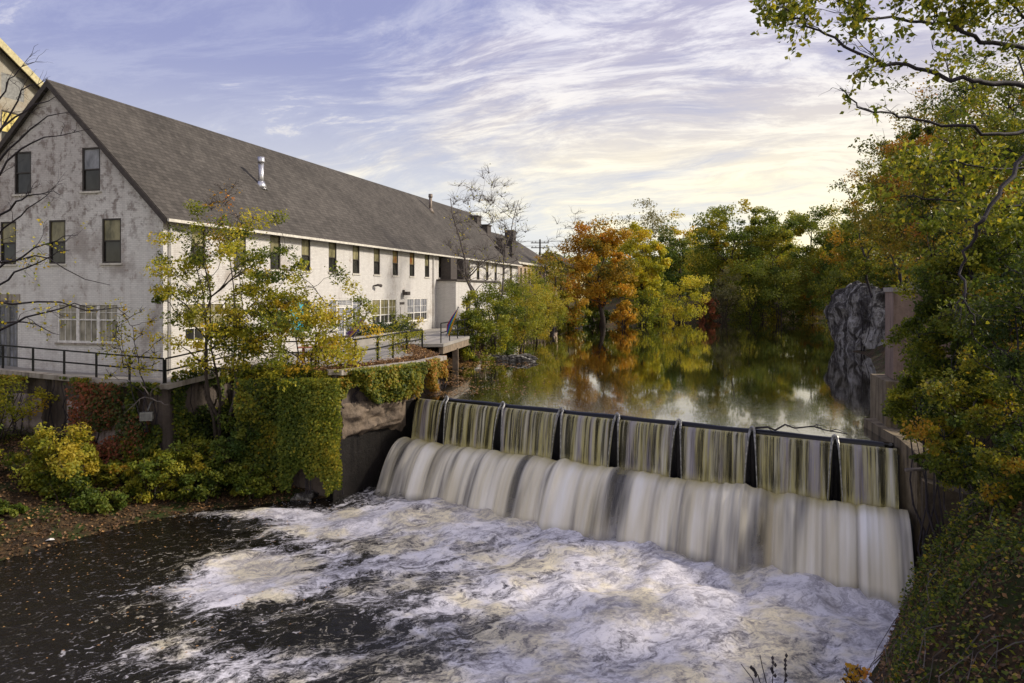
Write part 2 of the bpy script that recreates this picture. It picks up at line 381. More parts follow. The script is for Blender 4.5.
def leaves(name, pos, size, tint, mat, rng, parent=None, aspect=.62, normal=None, spread=1.0, updir=None):
    """many small leaf faces (four-cornered, slightly folded) at pos"""
    n = len(pos)
    if n == 0: return None
    size = np.broadcast_to(np.asarray(size, dtype=float), (n,))
    nr = rng.normal(size=(n, 3))
    if normal is not None: nr = nr*spread + normal
    nr /= np.linalg.norm(nr, axis=1, keepdims=True)+1e-9
    t = rng.normal(size=(n, 3))
    if updir is not None: t = t*.35+updir
    u = t-nr*np.sum(t*nr, axis=1, keepdims=True); u /= np.linalg.norm(u, axis=1, keepdims=True)+1e-9
    v = np.cross(nr, u)
    s = (size*(.65+.7*rng.random(n)))[:, None]
    a = pos-u*s*.5; b = pos+v*s*.5*aspect+nr*s*.08-u*s*.06; c_ = pos+u*s*.5-nr*s*.06; d = pos-v*s*.5*aspect+nr*s*.08-u*s*.06
    verts = np.stack([a, b, c_, d], 1).reshape(-1, 3)
    quads = np.arange(n*4).reshape(-1, 4)
    o = fast_mesh(name, verts, quads, mat, parent)
    at = o.data.attributes.new('tint', 'FLOAT', 'FACE')
    at.data.foreach_set('value', np.clip(tint, 0, .9).astype(np.float32))
    return o

def curve_pts(a, b, n, sag, rng, wob=.06):
    a = np.array(a); b = np.array(b); d = np.linalg.norm(b-a)
    t = np.linspace(0, 1, n)[:, None]
    p = a+(b-a)*t
    p[:, 2] += sag*np.sin(np.pi*t[:, 0])*d
    w = np.cumsum(rng.normal(size=(n, 3)), 0)*wob*d/n
    w -= w[0]; w -= t*w[-1]
    return p+w

# ------------------------------------------------------------------ trees
def make_tree(name, label, cat, base, H, cc, rad, nclump, nleaf, lsize, mat, seed, bark='bark', tr=.25,
              clump=.30, group=None, hue=.5, hvar=.22, nlimb=6, stems=1, twig=3, fill=.35, flat=.65, crown_name='crown', bare=False, lean=(0, 0)):
    """base: foot; cc: crown centre relative to base; rad: crown half sizes"""
    rng = np.random.default_rng(seed)
    root = empty(name, base, 0, label=label, cat=cat, group=group)
    cc = np.array(cc, float); rad = np.array(rad, float)
    cs = []; tries = 0
    mind = (rad.prod()/nclump)**(1/3)*.95
    while len(cs) < nclump and tries < nclump*60:
        tries += 1
        v = rng.normal(size=3); v /= np.linalg.norm(v)
        r = (fill+(1-fill)*rng.random())**.6
        ang = math.atan2(v[1], v[0])
        lump = 1+.16*math.sin(3*ang+seed)+.12*math.sin(5*ang+v[2]*4+seed*2.1)+.06*max(-1, min(1, rng.normal()))
        p = v*r*rad*min(lump, 1.2)
        if p[2] < -rad[2]*.75 and stems == 1: continue
        if all(np.linalg.norm((p-q)) > mind for q in cs): cs.append(p)
        elif tries % 20 == 0: mind *= .96
    cs = np.array(cs)+cc
    # trunk and limbs
    mb = MB(); nseg = 6
    trunks = []
    for s in range(stems):
        off = rng.normal(size=3)*np.array([rad[0]*.35, rad[1]*.35, 0])*(0 if stems == 1 else 1)
        top = cc+off*(1 if stems > 1 else 0)+np.array([0, 0, rad[2]*(.45 if stems == 1 else .5)])
        b0 = np.array([0, 0, -.25])+(off*.15 if stems > 1 else 0)
        pts = curve_pts(b0, top, 9, 0, rng, .18)
        r0 = tr*(1 if s == 0 else .7)
        rr = [max(r0*(1-.82*(i/8)**.8), .02*tr/.2) for i in range(9)]; rr[0] *= 1.35
        mb.tube(pts, rr, 8)
        trunks.append((pts, rr))
    def attach(target, low=.0):
        best = None
        for pts, rr in trunks:
            for i in range(1, len(pts)):
                dz = target[2]-pts[i][2]; h = np.linalg.norm((target-pts[i])[:2])
                sc_ = abs(dz-h*.75)+.2*h
                if best is None or sc_ < best[0]: best = (sc_, pts[i], rr[i])
        return best[1], best[2]
    order = rng.permutation(len(cs)); limbs = []
    for j in order[:nlimb*stems]:
        a, ra = attach(cs[j]); pts = curve_pts(a, cs[j], 7, .08, rng, .3)
        r0 = min(ra*.75, tr*.5); rr = [max(r0*(1-.8*k/6), .012) for k in range(7)]
        mb.tube(pts, rr, 6); limbs.append((pts, rr))
    allp = np.concatenate([l[0][1:] for l in limbs]); allr = np.concatenate([l[1][1:] for l in limbs])
    tw = []
    for j in order[nlimb*stems:]:
        d = np.linalg.norm(allp-cs[j], axis=1)+np.maximum(0, allp[:, 2]-cs[j][2])*1.2
        k = int(np.argmin(d)); pts = curve_pts(allp[k], cs[j], 5, .06, rng, .35)
        r0 = max(allr[k]*.6, .012); rr = [max(r0*(1-.75*q/4), .008) for q in range(5)]
        mb.tube(pts, rr, 5); tw.append(pts)
    crad = mind*(.72+clump)
    for p in cs:
        for q in range(twig):
            v = rng.normal(size=3); v[2] = abs(v[2])*.8+.1; v /= np.linalg.norm(v)
            e = p+v*crad*(.8+.5*rng.random())*(1.25 if bare else .9)
            pts = curve_pts(p-v*crad*.15, e, 4, .03, rng, .35)
            r_ = max(.011, .004*lsize/.1) if not bare else max(.012, tr*.06)
            mb.tube(pts, [r_*1.5, r_*1.1, r_*.8, r_*.4], 3, 0, False)
            if bare:
                for z in range(3):
                    v2 = v+rng.normal(size=3)*.7; v2[2] = abs(v2[2])
                    s0 = pts[1+z % 2]; v2 /= np.linalg.norm(v2)
                    mb.tube([s0, s0+v2*crad*.3+rng.normal(size=3)*.03, s0+v2*crad*.6], [r_*.7, r_*.5, r_*.25], 3, 0, False)
    mb.build('trunk', M[bark], root, True)
    if nleaf:
        per = rng.multinomial(nleaf, np.ones(len(cs))/len(cs))
        ps = []; ts = []; nn = []
        for p, k in zip(cs, per):
            v = rng.normal(size=(k, 3)); v /= np.linalg.norm(v, axis=1, keepdims=True)
            r = rng.random(k)**.42
            q = v*r[:, None]*crad*np.array([1, 1, flat])*(1+.25*rng.normal())
            # ragged sub clusters
            nsub = 5; sub = rng.normal(size=(nsub, 3))*crad*.5*np.array([1, 1, .7])
            idx = rng.integers(0, nsub, k); q = q*.78+sub[idx]*.85
            ps.append(p+q); base_t = hue+rng.normal()*hvar*.8
            subt = rng.normal(size=nsub)*hvar*.5
            ts.append(base_t+subt[idx]+rng.normal(size=k)*hvar*.45)
            o = (p-cc)/rad; nn.append(np.tile(o+np.array([0, 0, .6]), (k, 1)))
        leaves(crown_name, np.concatenate(ps), lsize, np.concatenate(ts), M[mat], rng, root, normal=np.concatenate(nn)*.8)
    return root

# ------------------------------------------------------------------ walls with openings
def clip(poly, a, b, c):     # keep a*u+b*z<=c
    out_ = []
    for i in range(len(poly)):
        p, q = poly[i], poly[(i+1) % len(poly)]
        dp, dq = a*p[0]+b*p[1]-c, a*q[0]+b*q[1]-c
        if dp <= 1e-9: out_.append(p)
        if (dp < -1e-9 and dq > 1e-9) or (dp > 1e-9 and dq < -1e-9):
            t = dp/(dp-dq); out_.append((p[0]+(q[0]-p[0])*t, p[1]+(q[1]-p[1])*t))
    return out_
def holed_wall(name, mat, parent, conv, u0, u1, z0, z1, holes, planes=(), depth=.12, label=None):
    """conv(u, z, d) -> local xyz, d = depth into the wall"""
    us = sorted({u0, u1, *[h[0] for h in holes], *[h[1] for h in holes]}); zs = sorted({z0, z1, *[h[2] for h in holes], *[h[3] for h in holes]})
    mb = MB()
    for i in range(len(us)-1):
        for j in range(len(zs)-1):
            a, b, c_, d = us[i], us[i+1], zs[j], zs[j+1]
            um, zm = (a+b)/2, (c_+d)/2
            if any(h[0] < um < h[1] and h[2] < zm < h[3] for h in holes): continue
            poly = [(a, c_), (b, c_), (b, d), (a, d)]
            for pl in planes:
                poly = clip(poly, *pl)
                if len(poly) < 3: break
            if len(poly) >= 3: mb.add([conv(p[0], p[1], 0) for p in poly], [tuple(range(len(poly)))])
    for a, b, c_, d in holes:
        for (p, q) in (((a, c_), (a, d)), ((a, d), (b, d)), ((b, d), (b, c_)), ((b, c_), (a, c_))):
            mb.add([conv(*p, 0), conv(*q, 0), conv(*q, depth+.06), conv(*p, depth+.06)], [(0, 1, 2, 3)])
    o = mb.build(name, mat, parent)
    if label: o['label'] = label
    return o
def cbox(mb, conv, u0, u1, z0, z1, d0, d1):
    vs = [conv(u, z, d) for d in (d0, d1) for z in (z0, z1) for u in (u0, u1)]
    mb.add(vs, [(0, 2, 3, 1), (4, 5, 7, 6), (0, 1, 5, 4), (2, 6, 7, 3), (0, 4, 6, 2), (1, 3, 7, 5)])
def window(parent, conv, a, b, z0, z1, units=1, frame='darkframe', up='blind', low='glass', split=.5, muntin=0, sill='trim', fw=.075, name='window', depth=.12, label=None):
    mb = MB(); D = depth
    cbox(mb, conv, a, a+fw, z0, z1, D-.10, D); cbox(mb, conv, b-fw, b, z0, z1, D-.10, D)
    cbox(mb, conv, a+fw, b-fw, z1-fw, z1, D-.10, D); cbox(mb, conv, a+fw, b-fw, z0, z0+fw, D-.10, D)
    w = (b-a)/units; zm = z0+(z1-z0)*split
    for i in range(1, units): cbox(mb, conv, a+w*i-fw*.9, a+w*i+fw*.9, z0+fw, z1-fw, D-.098, D)
    pu = MB(); pl = MB()
    for i in range(units):
        ua = a+w*i+(fw if i == 0 else fw*.9); ub = a+w*(i+1)-(fw if i == units-1 else fw*.9)
        if split > 0:
            cbox(mb, conv, ua, ub, zm-.03, zm+.03, D-.085, D-.002)
            cbox(pl, conv, ua, ub, z0+fw, zm-.03, D-.03, D-.01)
            cbox(pu, conv, ua, ub, zm+.03, z1-fw, D-.05, D-.02)
        else: cbox(pu, conv, ua, ub, z0+fw, z1-fw, D-.05, D-.02)
        for k in range(1, muntin+1):
            uu = ua+(ub-ua)*k/(muntin+1); cbox(mb, conv, uu-.012, uu+.012, z0+fw, z1-fw, D-.07, D-.045)
        if muntin:
            zz = [zm+(z1-fw-zm)*.5] if split > 0 else [z0+(z1-z0)*q for q in (.3, .55, .8)]
            for z in zz: cbox(mb, conv, ua, ub, z-.012, z+.012, D-.072, D-.047)
    f = mb.build(name, M[frame], parent)
    if label: f['label'] = label
    pu.build('pane', M[up], f)
    if split > 0: pl.build('pane', M[low], f)
    if sill:
        s = MB(); cbox(s, conv, a-.08, b+.08, z0-.09, z0-.002, -.07, D-.11); s.build('sill', M[sill], f)
    return f

# ------------------------------------------------------------------ MILL BUILDING
C0 = Vector((-15.44, 33.5, 0)); RZ = math.atan2(.964, .267)
GW = 12.26; EZ = 3.49; AZ = 9.62; LEN = 60.5
bl = empty('mill_building', C0, RZ, label='long white painted brick mill with a steep grey shingled roof beside the terrace', cat='building')
BM = Matrix.Translation(C0) @ Matrix.Rotation(RZ, 4, 'Z'); BI = BM.inverted()
side = lambda u, z, d: (u, d, z)            # side wall, river face: y=0
gab = lambda u, z, d: (d, u, z)             # gable wall, face x=0
side_w = []
for i in range(12):
    side_w.append((1.85+3.2*i, 2.85+3.2*i, 1.25, 3.18))
for i in range(6): side_w.append((41.4+3.1*i, 42.3+3.1*i, 1.25, 3.1))
grd = [(1.4, 5.7, -2.35, -.5), (8.0, 12.4, -2.35, -.5), (14.7, 19.1, -3.3, -.45), (20.8, 25.0, -2.33, -.5), (27.0, 31.2, -2.33, -.5)]
holed_wall('wall', M['white'], bl, side, 0, LEN, -6, EZ+.1, side_w+grd, label='white painted river side wall')
planes = [(1, 1, 0+EZ-.02+GW+.0), (-1, 1, EZ-.02)]
planes = [(-1, 1, EZ-.02), (1, 1, EZ-.02+GW)]
gw = [(3.40, 4.42, 4.6, 6.6), (7.35, 8.35, 4.6, 6.6), (2.25, 3.30, 1.31, 3.33), (5.36, 6.31, 1.31, 3.33), (8.25, 9.20, 1.31, 3.33), (2.39, 5.84, -2.33, -.5), (8.15, 9.35, -3.6, -.6)]
holed_wall('wall', M['gable'], bl, gab, 0, GW, -6, AZ, gw, planes, label='weathered grey gable wall with flaking paint')
mb = MB(); mb.add([(LEN, 0, -6), (LEN, GW, -6), (LEN, GW, EZ), (LEN, GW/2, AZ-.03), (LEN, 0, EZ)], [(0, 1, 2, 3, 4)]); mb.build('wall', M['white'], bl); mb = MB()
mb.add([(0, GW, -6), (LEN, GW, -6), (LEN, GW, EZ), (0, GW, EZ)], [(3, 2, 1, 0)]); mb.build('wall', M['white'], bl)
mb = MB(); ov = .38; th = .14
for s in (0, 1):
    def yy(y): return y if s == 0 else GW-y
    prof = [(-ov, EZ-ov), (GW/2, AZ), (GW/2, AZ+th*1.35), (-ov-.06, EZ-ov+th*.9)]
    vs = [(x, yy(y), z) for x in (-.28, LEN+.2) for y, z in prof]
    mb.add(vs, [(0, 1, 2, 3), (7, 6, 5, 4), (0, 4, 5, 1), (1, 5, 6, 2), (2, 6, 7, 3), (3, 7, 4, 0)])
roof = mb.build('roof', M['roof'], bl)
mb = MB()
mb.box(-.27, LEN+.19, -ov-.16, -ov-.065, EZ-ov-.02, EZ-ov+.11)
mb.build('gutter', M['trim'], bl)
mb = MB(); mb.box(0.02, LEN, -.12, -.01, EZ-.16, EZ-.02); mb.build('soffit_board', M['trim'], bl)
for s in (0, 1):
    mb = MB(); y0, y1 = (-ov-.02, GW/2) if s == 0 else (GW+ov+.02, GW/2)
    mb.add([(-.31, y0, EZ-ov-.20), (-.31, y1, AZ-.16), (-.31, y1, AZ+.17), (-.31, y0, EZ-ov+.11),
            (-.283, y0, EZ-ov-.20), (-.283, y1, AZ-.16), (-.283, y1, AZ+.17), (-.283, y0, EZ-ov+.11)],
           [(0, 1, 2, 3), (7, 6, 5, 4), (0, 4, 5, 1), (1, 5, 6, 2), (2, 6, 7, 3), (3, 7, 4, 0)])
    mb.build('bargeboard', M['darktrim'], bl)
for i, (a, b, z0, z1) in enumerate(side_w):
    window(bl, side, a, b, z0, z1, 1, 'darkframe', 'orangeblind' if i in (7, 8) else 'blind', 'glass', .48)
for i, (a, b, z0, z1) in enumerate(grd):
    if i == 2: continue
    if i == 1:
        window(bl, side, a, a+2.3, z0, z1, 2, 'whiteframe', 'glass', 'glass', .4, 1)
        window(bl, side, a+3.75, b, z0, z1, 1, 'darkframe', 'glass', 'glass', .4, 0)
    else:
        window(bl, side, a, b, z0, z1, 3, 'whiteframe', ['blind', None, None, 'blind', 'bluegrey'][i], 'glass', .36, 1 if i != 4 else 2)
# teal door panel in the second opening
mb = MB(); cbox(mb, side, 10.3, 11.75, -2.6+.25, -.55, .05, .12)
td = mb.build('door', M['teal'], bl); td['label'] = 'bright teal painted door panel between the windows'
mb = MB(); cbox(mb, side, 10.45, 11.0, -1.4, -.7, .03, .048); cbox(mb, side, 11.08, 11.6, -1.4, -.7, .03, .048)
mb.build('door_panel', M['teal'], td)
# french door set
a, b, z0, z1 = grd[2]
window(bl, side, a, a+1.05, z0+.9, z1, 1, 'whiteframe', 'bluegrey', 'glass', 0, 1)
window(bl, side, b-1.25, b, z0+.9, z1, 1, 'whiteframe', 'bluegrey', 'glass', 0, 1)
fd = window(bl, side, a+1.05, b-1.25, z0+.02, z1-.5, 2, 'whiteframe', 'bluegrey', 'glass', 0, 2, None, .09, 'door', label='white double door with many small panes')
window(bl, side, a+1.05, b-1.25, z1-.48, z1, 1, 'whiteframe', 'bluegrey', 'glass', 0, 2, None, .06)
mb = MB(); cbox(mb, side, a, a+1.05, z0, z0+.81, .1, .2); mb.build('infill_panel', M['white'], bl); mb = MB(); cbox(mb, side, b-1.25, b, z0, z0+.81, .1, .2); mb.build('infill_panel', M['white'], bl)
for i, (a, b, z0, z1) in enumerate(gw):
    if i < 5: window(bl, gab, a, b, z0, z1, 1, 'darkframe', 'bluegrey' if i in (0,) else ('glass' if i == 1 else 'blind'), 'glass', .5)
    elif i == 5: window(bl, gab, a, b, z0, z1, 3, 'whiteframe', 'curtain', 'curtain', .58, 2, 'coping', .09)
    else: window(bl, gab, a, b, z0, z1, 2, 'grey', 'bluegrey', 'glass', 0, 1, None, .09, 'door', label='grey glazed door with narrow panes')
mb = MB(); cbox(mb, gab, 8.0, 9.5, -.55, -.1, -.06, .0-.003); mb.build('lintel', M['coping'], bl)
# stove pipes on the roof
def roofpt(px, py):
    o = BI @ Vector((0, 0, 0)); d = (BI.to_3x3() @ Vector(((px-HX)/F, 1, (HY-py)/F)))
    # plane z = EZ + y
    t = (EZ+.14+o.y-o.z)/(d.z-d.y); return o+d*t
for (px, py, ptop, mt) in ((261, 186, 157, 'metalpipe'), (430.5, 211, 194, 'rustpipe')):
    p = roofpt(px, py); dep = (BM @ p).y; hgt = (py-ptop)/F*dep
    mb = MB(); mb.tube([p-Vector((0, 0, .3)), p+Vector((0, 0, hgt*.8))], .16, 12)
    mb.tube([p+Vector((0, 0, hgt*.8)), p+Vector((0, 0, hgt*.84)), p+Vector((0, 0, hgt))], [.21, .22, .2], 12)
    mb.tube([p-Vector((0, 0, .2)), p+Vector((0, 0, .28))], [.42, .17], 12)
    mb.build('vent_pipe', M[mt], bl, True)
# parapet blocks stepping up over the far end of the ridge
for (x0, x1, y0, y1, z1) in ((58.4, 60.0, 4.5, 5.4, 9.1), (58.7, 60.2, 3.3, 4.0, 8.0), (58.6, 60.1, 1.4, 2.1, 6.3), (59.2, 60.0, .35, .75, 6.1)):
    mb = MB(); mb.box(x0, x1, y0, y1, EZ+y0, z1); mb.box(x0-.12, x1+.12, y0-.12, y1+.12, z1+.002, z1+.14); mb.build('chimney', M['darktrim'], bl)
mb = MB(); mb.box(56.0, 57.4, .3, 1.6, EZ+.2, 5.2); mb.box(55.9, 57.5, .2, 1.8, 5.205, 5.33); mb.build('dormer', M['darktrim'], bl)
# lamps and vent on the wall
for (u, z) in ((26.15, .05), (20.7, .45)):
    mb = MB(); cbox(mb, side, u-.1, u+.1, z-.08, z+.12, -.14, -.003); cbox(mb, side, u-.28, u+.28, z-.3, z-.02, -.50, -.14)
    if z < .2: mb.build('wall_lamp', M['darktrim'], bl)
mb = MB(); mb.tube([side(20.9, .42, -.02), side(21.0, .5, -.35), side(21.4, .45, -.4)], [.05, .08, .12], 8); mb.build('wall_lamp', M['darktrim'], bl)
mb = MB(); cbox(mb, side, 25.55, 26.35, -.95, -.78, -.05, -.004); mb.build('sign_board', M['darktrim'], bl)
mb = MB(); cbox(mb, side, 25.65, 26.25, -2.1, -1.15, -.04, -.004); mb.build('wall_panel', M['white'], bl)
mb = MB(); mb.tube([side(32.4, 3.1, -.1), side(32.4, -3.2, -.1)], .06, 8); mb.build('downspout', M['white'], bl)
mb = MB(); mb.tube([side(.35, 3.1, -.1), side(.35, -3.6, -.1)], .05, 8); mb.build('downspout', M['white'], bl)
# annex
an = MB(); ax0, ax1, aw = 33.4, 46.5, -1.75
an = []
holed_wall('wall', M['white'], bl, lambda u, z, d: (u, aw+d, z), ax0, ax1, -6, .95, [(36.0, 37.3, -3.2, -.6)], (), .2, label='white wall of the low annex')
mb = MB(); mb.add([(ax0, aw, -6), (ax0, 0, -6), (ax0, 0, .95), (ax0, aw, .95)], [(0, 1, 2, 3)]); mb.build('wall', M['white'], bl); mb = MB(); mb.add([(ax1, aw, -6), (ax1, 0, -6), (ax1, 0, .95), (ax1, aw, .95)], [(3, 2, 1, 0)]); mb.build('wall', M['white'], bl)
mb = MB(); mb.box(ax0-.15, ax1+.15, aw-.15, -.02, .955, 1.1); mb.build('annex_roof', M['darktrim'], bl)
mb = MB(); mb.box(36.0, 37.3, aw+.1, aw+.16, -3.2, -.6); mb.box(36.9, 37.0, aw+.05, aw+.095, -2.1, -1.9); dd = mb.build('door', M['darkframe'], bl); dd['label'] = 'dark door of the annex'
for u in (34.2, 37.6): 
    mb = MB(); mb.box(u, u+1.6, -1.0, -.05, 1.11, 3.0); mb.build('balcony_screen', M['darktrim'], bl)

# ------------------------------------------------------------------ BUILDING BEHIND, upper left
o2 = Vector((-33.9, 55.0, 0))
b2 = empty('tall_house', o2, RZ, label='taller beige house with a yellow edged roof rising behind the white mill', cat='building')
XE = 6.0; PT = .62; ZA0 = 14.3; E2 = ZA0-XE*PT; XA = -9.0; A2 = ZA0-XA*PT; XL = 2*XA-XE; D2 = 14
h2 = [(-3.5, -1.9, 10.2, 12.45), (-3.5, -1.75, 13.35, 15.0)]
holed_wall('wall', M['beige'], b2, side, XL, XE, -5, A2, h2, [(PT, 1, ZA0-.02), (-PT, 1, A2-.02-PT*XA)])
mb = MB()
mb.add([(XL, D2, -5), (XE, D2, -5), (XE, D2, E2), (XA, D2, A2), (XL, D2, E2)], [(4, 3, 2, 1, 0)])
mb.add([(XE, 0, -5), (XE, D2, -5), (XE, D2, E2), (XE, 0, E2)], [(0, 1, 2, 3)]); mb.build('wall', M['beige'], b2)
mb = MB(); mb.add([(XL, 0, -5), (XL, D2, -5), (XL, D2, E2), (XL, 0, E2)], [(3, 2, 1, 0)]); mb.build('wall', M['beige'], b2)
for s_ in (1, -1):
    def xx(x): return x if s_ == 1 else 2*XA-x
    mb = MB(); prof = [(XE+.5, E2-.31), (XA, A2), (XA, A2+.25), (XE+.55, E2-.1)]
    mb.add([(xx(x), y, z) for y in (-.5, D2+.4) for x, z in prof], [(0, 1, 2, 3), (7, 6, 5, 4), (0, 4, 5, 1), (1, 5, 6, 2), (2, 6, 7, 3), (3, 7, 4, 0)])
    mb.build('roof', M['roof'], b2)
    mb = MB(); prof = [(XE+.52, E2-.62), (XA, A2-.30), (XA, A2+.28), (XE+.52, E2-.04)]
    mb.add([(xx(x), y, z) for y in (-.58, -.503) for x, z in prof], [(0, 1, 2, 3), (7, 6, 5, 4), (0, 4, 5, 1), (1, 5, 6, 2), (2, 6, 7, 3), (3, 7, 4, 0)])
    mb.build('bargeboard', M['yellowtrim'], b2)
window(b2, side, *h2[0], 1, 'darkframe', 'litpane', 'glass', .35, 1)
mb = MB(); cbox(mb, side, h2[1][0], h2[1][1], h2[1][2], h2[1][3], .02, .1); bp = mb.build('shutter', M['grey'], b2); bp['label'] = 'grey boarded panel'

# ------------------------------------------------------------------ FAR BRICK BUILDING
o3 = BM @ Vector((62.3, 1.0, 0))
b3 = empty('brick_building', o3, RZ, label='distant tan brick building with two rows of narrow windows beyond the white mill', cat='building')
L3 = 26; W3 = 11; E3 = 3.75; A3 = 8.1
hs = [(1.0+2.1*i, 1.8+2.1*i, z0, z0+2.0) for i in range(12) for z0 in (1.1, -2.6)]
holed_wall('wall', M['farbrick'], b3, side, 0, L3, -6, E3, hs)
for a in hs: window(b3, side, *a, 1, 'darkframe', 'glass', 'glass', .5, 0, None)
mb = MB(); mb.add([(0, 0, -6), (0, W3, -6), (0, W3, E3), (0, W3/2, A3), (0, 0, E3)], [(4, 3, 2, 1, 0)]); mb.add([(L3, 0, -6), (L3, W3, -6), (L3, W3, E3), (L3, 0, E3)], [(0, 1, 2, 3)])
mb.build('wall', M['farbrick'], b3)
mb = MB(); mb.add([(-.3, -.3, E3-.02), (L3+.3, -.3, E3-.02), (L3+.3, W3+.3, E3-.02), (-.3, W3+.3, E3-.02), (-.3, W3/2, A3+.1), (L3-8, W3/2, A3+.1)],
                   [(0, 1, 5, 4), (1, 2, 5), (2, 3, 4, 5), (0, 4, 3), (0, 3, 2, 1)]); mb.build('roof', M['roof'], b3)
mb = MB(); mb.box(-.3, L3+.35, -.42, -.305, E3-.2, E3+.05); mb.build('gutter', M['trim'], b3)
mb = MB(); mb.box(7, 8.4, 2.0, 3.2, 4.7, 8.3); mb.build('chimney', M['darktrim'], b3)
# second far roof behind, with sunlit yellow wall
o4 = BM @ Vector((92, -1.0, 0))
b4 = empty('yellow_building', o4, RZ, label='small yellow walled building half hidden by trunks past the brick building', cat='building')
mb = MB(); mb.box(0, 10, 0, 9, -5, 3.2); mb.build('wall', M['yellowtrim'], b4)
mb = MB(); mb.add([(-.3, -.3, 3.21), (10.3, -.3, 3.21), (10.3, 9.3, 3.21), (-.3, 9.3, 3.21), (-.3, 4.5, 6.6), (10.3, 4.5, 6.6)], [(0, 1, 5, 4), (2, 3, 4, 5), (0, 4, 3), (1, 2, 5), (0, 3, 2, 1)]); mb.build('roof', M['roof'], b4)

# ------------------------------------------------------------------ UTILITY POLE
up = empty('utility_pole', P(540, 292, 125)+Vector((0, 0, -3.5)), 0, label='distant wooden utility pole with crossarms above the brick roof', cat='utility pole')
mb = MB(); mb.tube([(0, 0, 0), (0, 0, 12.2)], [.2, .13], 8); mb.build('pole', M['bark'], up)
for z in (11.6, 10.8):
    mb = MB(); mb.bar((-1.5, -.15, z), (1.5, -.15, z), .14, .14)
    for x in (-1.3, -.7, .7, 1.3): mb.tube([(x, -.15, z+.07), (x, -.15, z+.3)], .05, 6)
    mb.build('crossarm', M['bark'], up)
for z, dz in ((11.9, .4), (11.1, 1.2)):
    mb = MB(); mb.tube([(-42, 6, z+1.2), (-25, 4, z-.1), (0, -.15, z), (18, -3, z-.8), (40, -8, z-.3)], .035, 4, 0, False); mb.build('wire', M['black'], up)

# ------------------------------------------------------------------ TERRACE
edge = [(-48, 40.5, -3.2), (-32, 36.3, -3.3), (-22.7, 33.5, -3.45), (-14.3, 31.0, -3.85), (-12.3, 34.8, -3.4), (-8.6, 33.8, -3.3), (-7.1, 30.6, -3.22),
        (-4.3, 34.6, -3.2), (-3.44, 36.7, -3.15), (-5.6, 43.0, -3.1), (-6.0, 50, -3.1), (-4.6, 62, -3.05)]
inner = [(-5.2, 68, -3.1), (-6.9, 68, -3.1), (-12.6, 46, -3.4), (-15.9, 34.4, -3.82), (-23.0, 36.4, -3.47), (-32, 38.9, -3.3), (-47, 43.5, -3.2)]
poly = edge+inner
tri = tessellate_polygon([[Vector((p[0], p[1], 0)) for p in poly]])
mb = MB()
fix = []
for t in tri:
    a, b, c_ = [Vector(poly[i]) for i in t]
    fix.append(t if (b-a).cross(c_-a).z > 0 else t[::-1])
mb.add(poly, fix)
terrace = tag(mb.build('terrace', M['concrete']), kind='structure')
def wall_prism(mb, pts, th, zt, zb, inward=1):
    """vertical slab wall following pts (x,y,z-top offset by zt)"""
    n = len(pts)
    off = []
    for i in range(n):
        a = Vector(pts[max(i-1, 0)][:2]); b = Vector(pts[min(i+1, n-1)][:2]); d = (b-a).normalized()
        off.append(Vector((-d.y, d.x))*th*inward)
    for i in range(n-1):
        p, q = pts[i], pts[i+1]; o, r = off[i], off[i+1]
        vs = []
        for (s, ofs) in ((p, o), (q, r)):
            top = s[2]+zt if zt is not None else s[2]; bot = zb if zb > -50 else s[2]+zb+100
            vs += [(s[0], s[1], top), (s[0]+ofs.x, s[1]+ofs.y, top), (s[0]+ofs.x, s[1]+ofs.y, bot), (s[0], s[1], bot)]
        mb.add(vs, [(0, 1, 5, 4), (1, 2, 6, 5), (2, 3, 7, 6), (3, 0, 4, 7), (0, 3, 2, 1), (4, 5, 6, 7)])
rw = empty('retaining_wall', (-14, 31, -8.4), 0, label='long dark stained retaining wall holding up the walkway above the river, ivy on it', cat='retaining wall')
def reparent_world(o, root):
    o.parent = root; o.matrix_parent_inverse = Matrix.Translation(root.location).inverted() if root.rotation_euler.z == 0 else root.matrix_world.inverted()
    return o
mb = MB(); wall_prism(mb, edge[0:6]+[(-7.6, 31.6, -3.22)], .5, -.02, -10); reparent_world(mb.build('wall_face', M['wall']), rw)
mb = MB(); wall_prism(mb, edge[6:9], .5, -.02, -4.9); reparent_world(mb.build('wall_face', M['wall']), rw)
mb = MB(); wall_prism(mb, [(-7.9, 31.6, -4.87), (-7.2, 30.42, -4.87), (-4.35, 34.62, -4.87)], .5, 0, -10); o_ = reparent_world(mb.build('wall_face', M['wetshade']), rw); o_['label'] = 'wet lower wall coloured black for shade'
mb = MB(); wall_prism(mb, edge[8:12], .4, -.02, -8); reparent_world(mb.build('wall_face', M['wall']), rw)
mb = MB(); cp = [(p[0], p[1], p[2]) for p in edge[0:9]]
for i in range(len(cp)-1):
    a, b = Vector(cp[i]), Vector(cp[i+1]); d = (b-a).normalized(); nn = Vector((d.y, -d.x, 0))*.1
    s_ = .004*(i % 2)
    mb.bar(a+nn+Vector((0, 0, -.03+s_)), b+nn+Vector((0, 0, -.03+s_)), .42, .2)
reparent_world(mb.build('coping', M['coping']), rw)
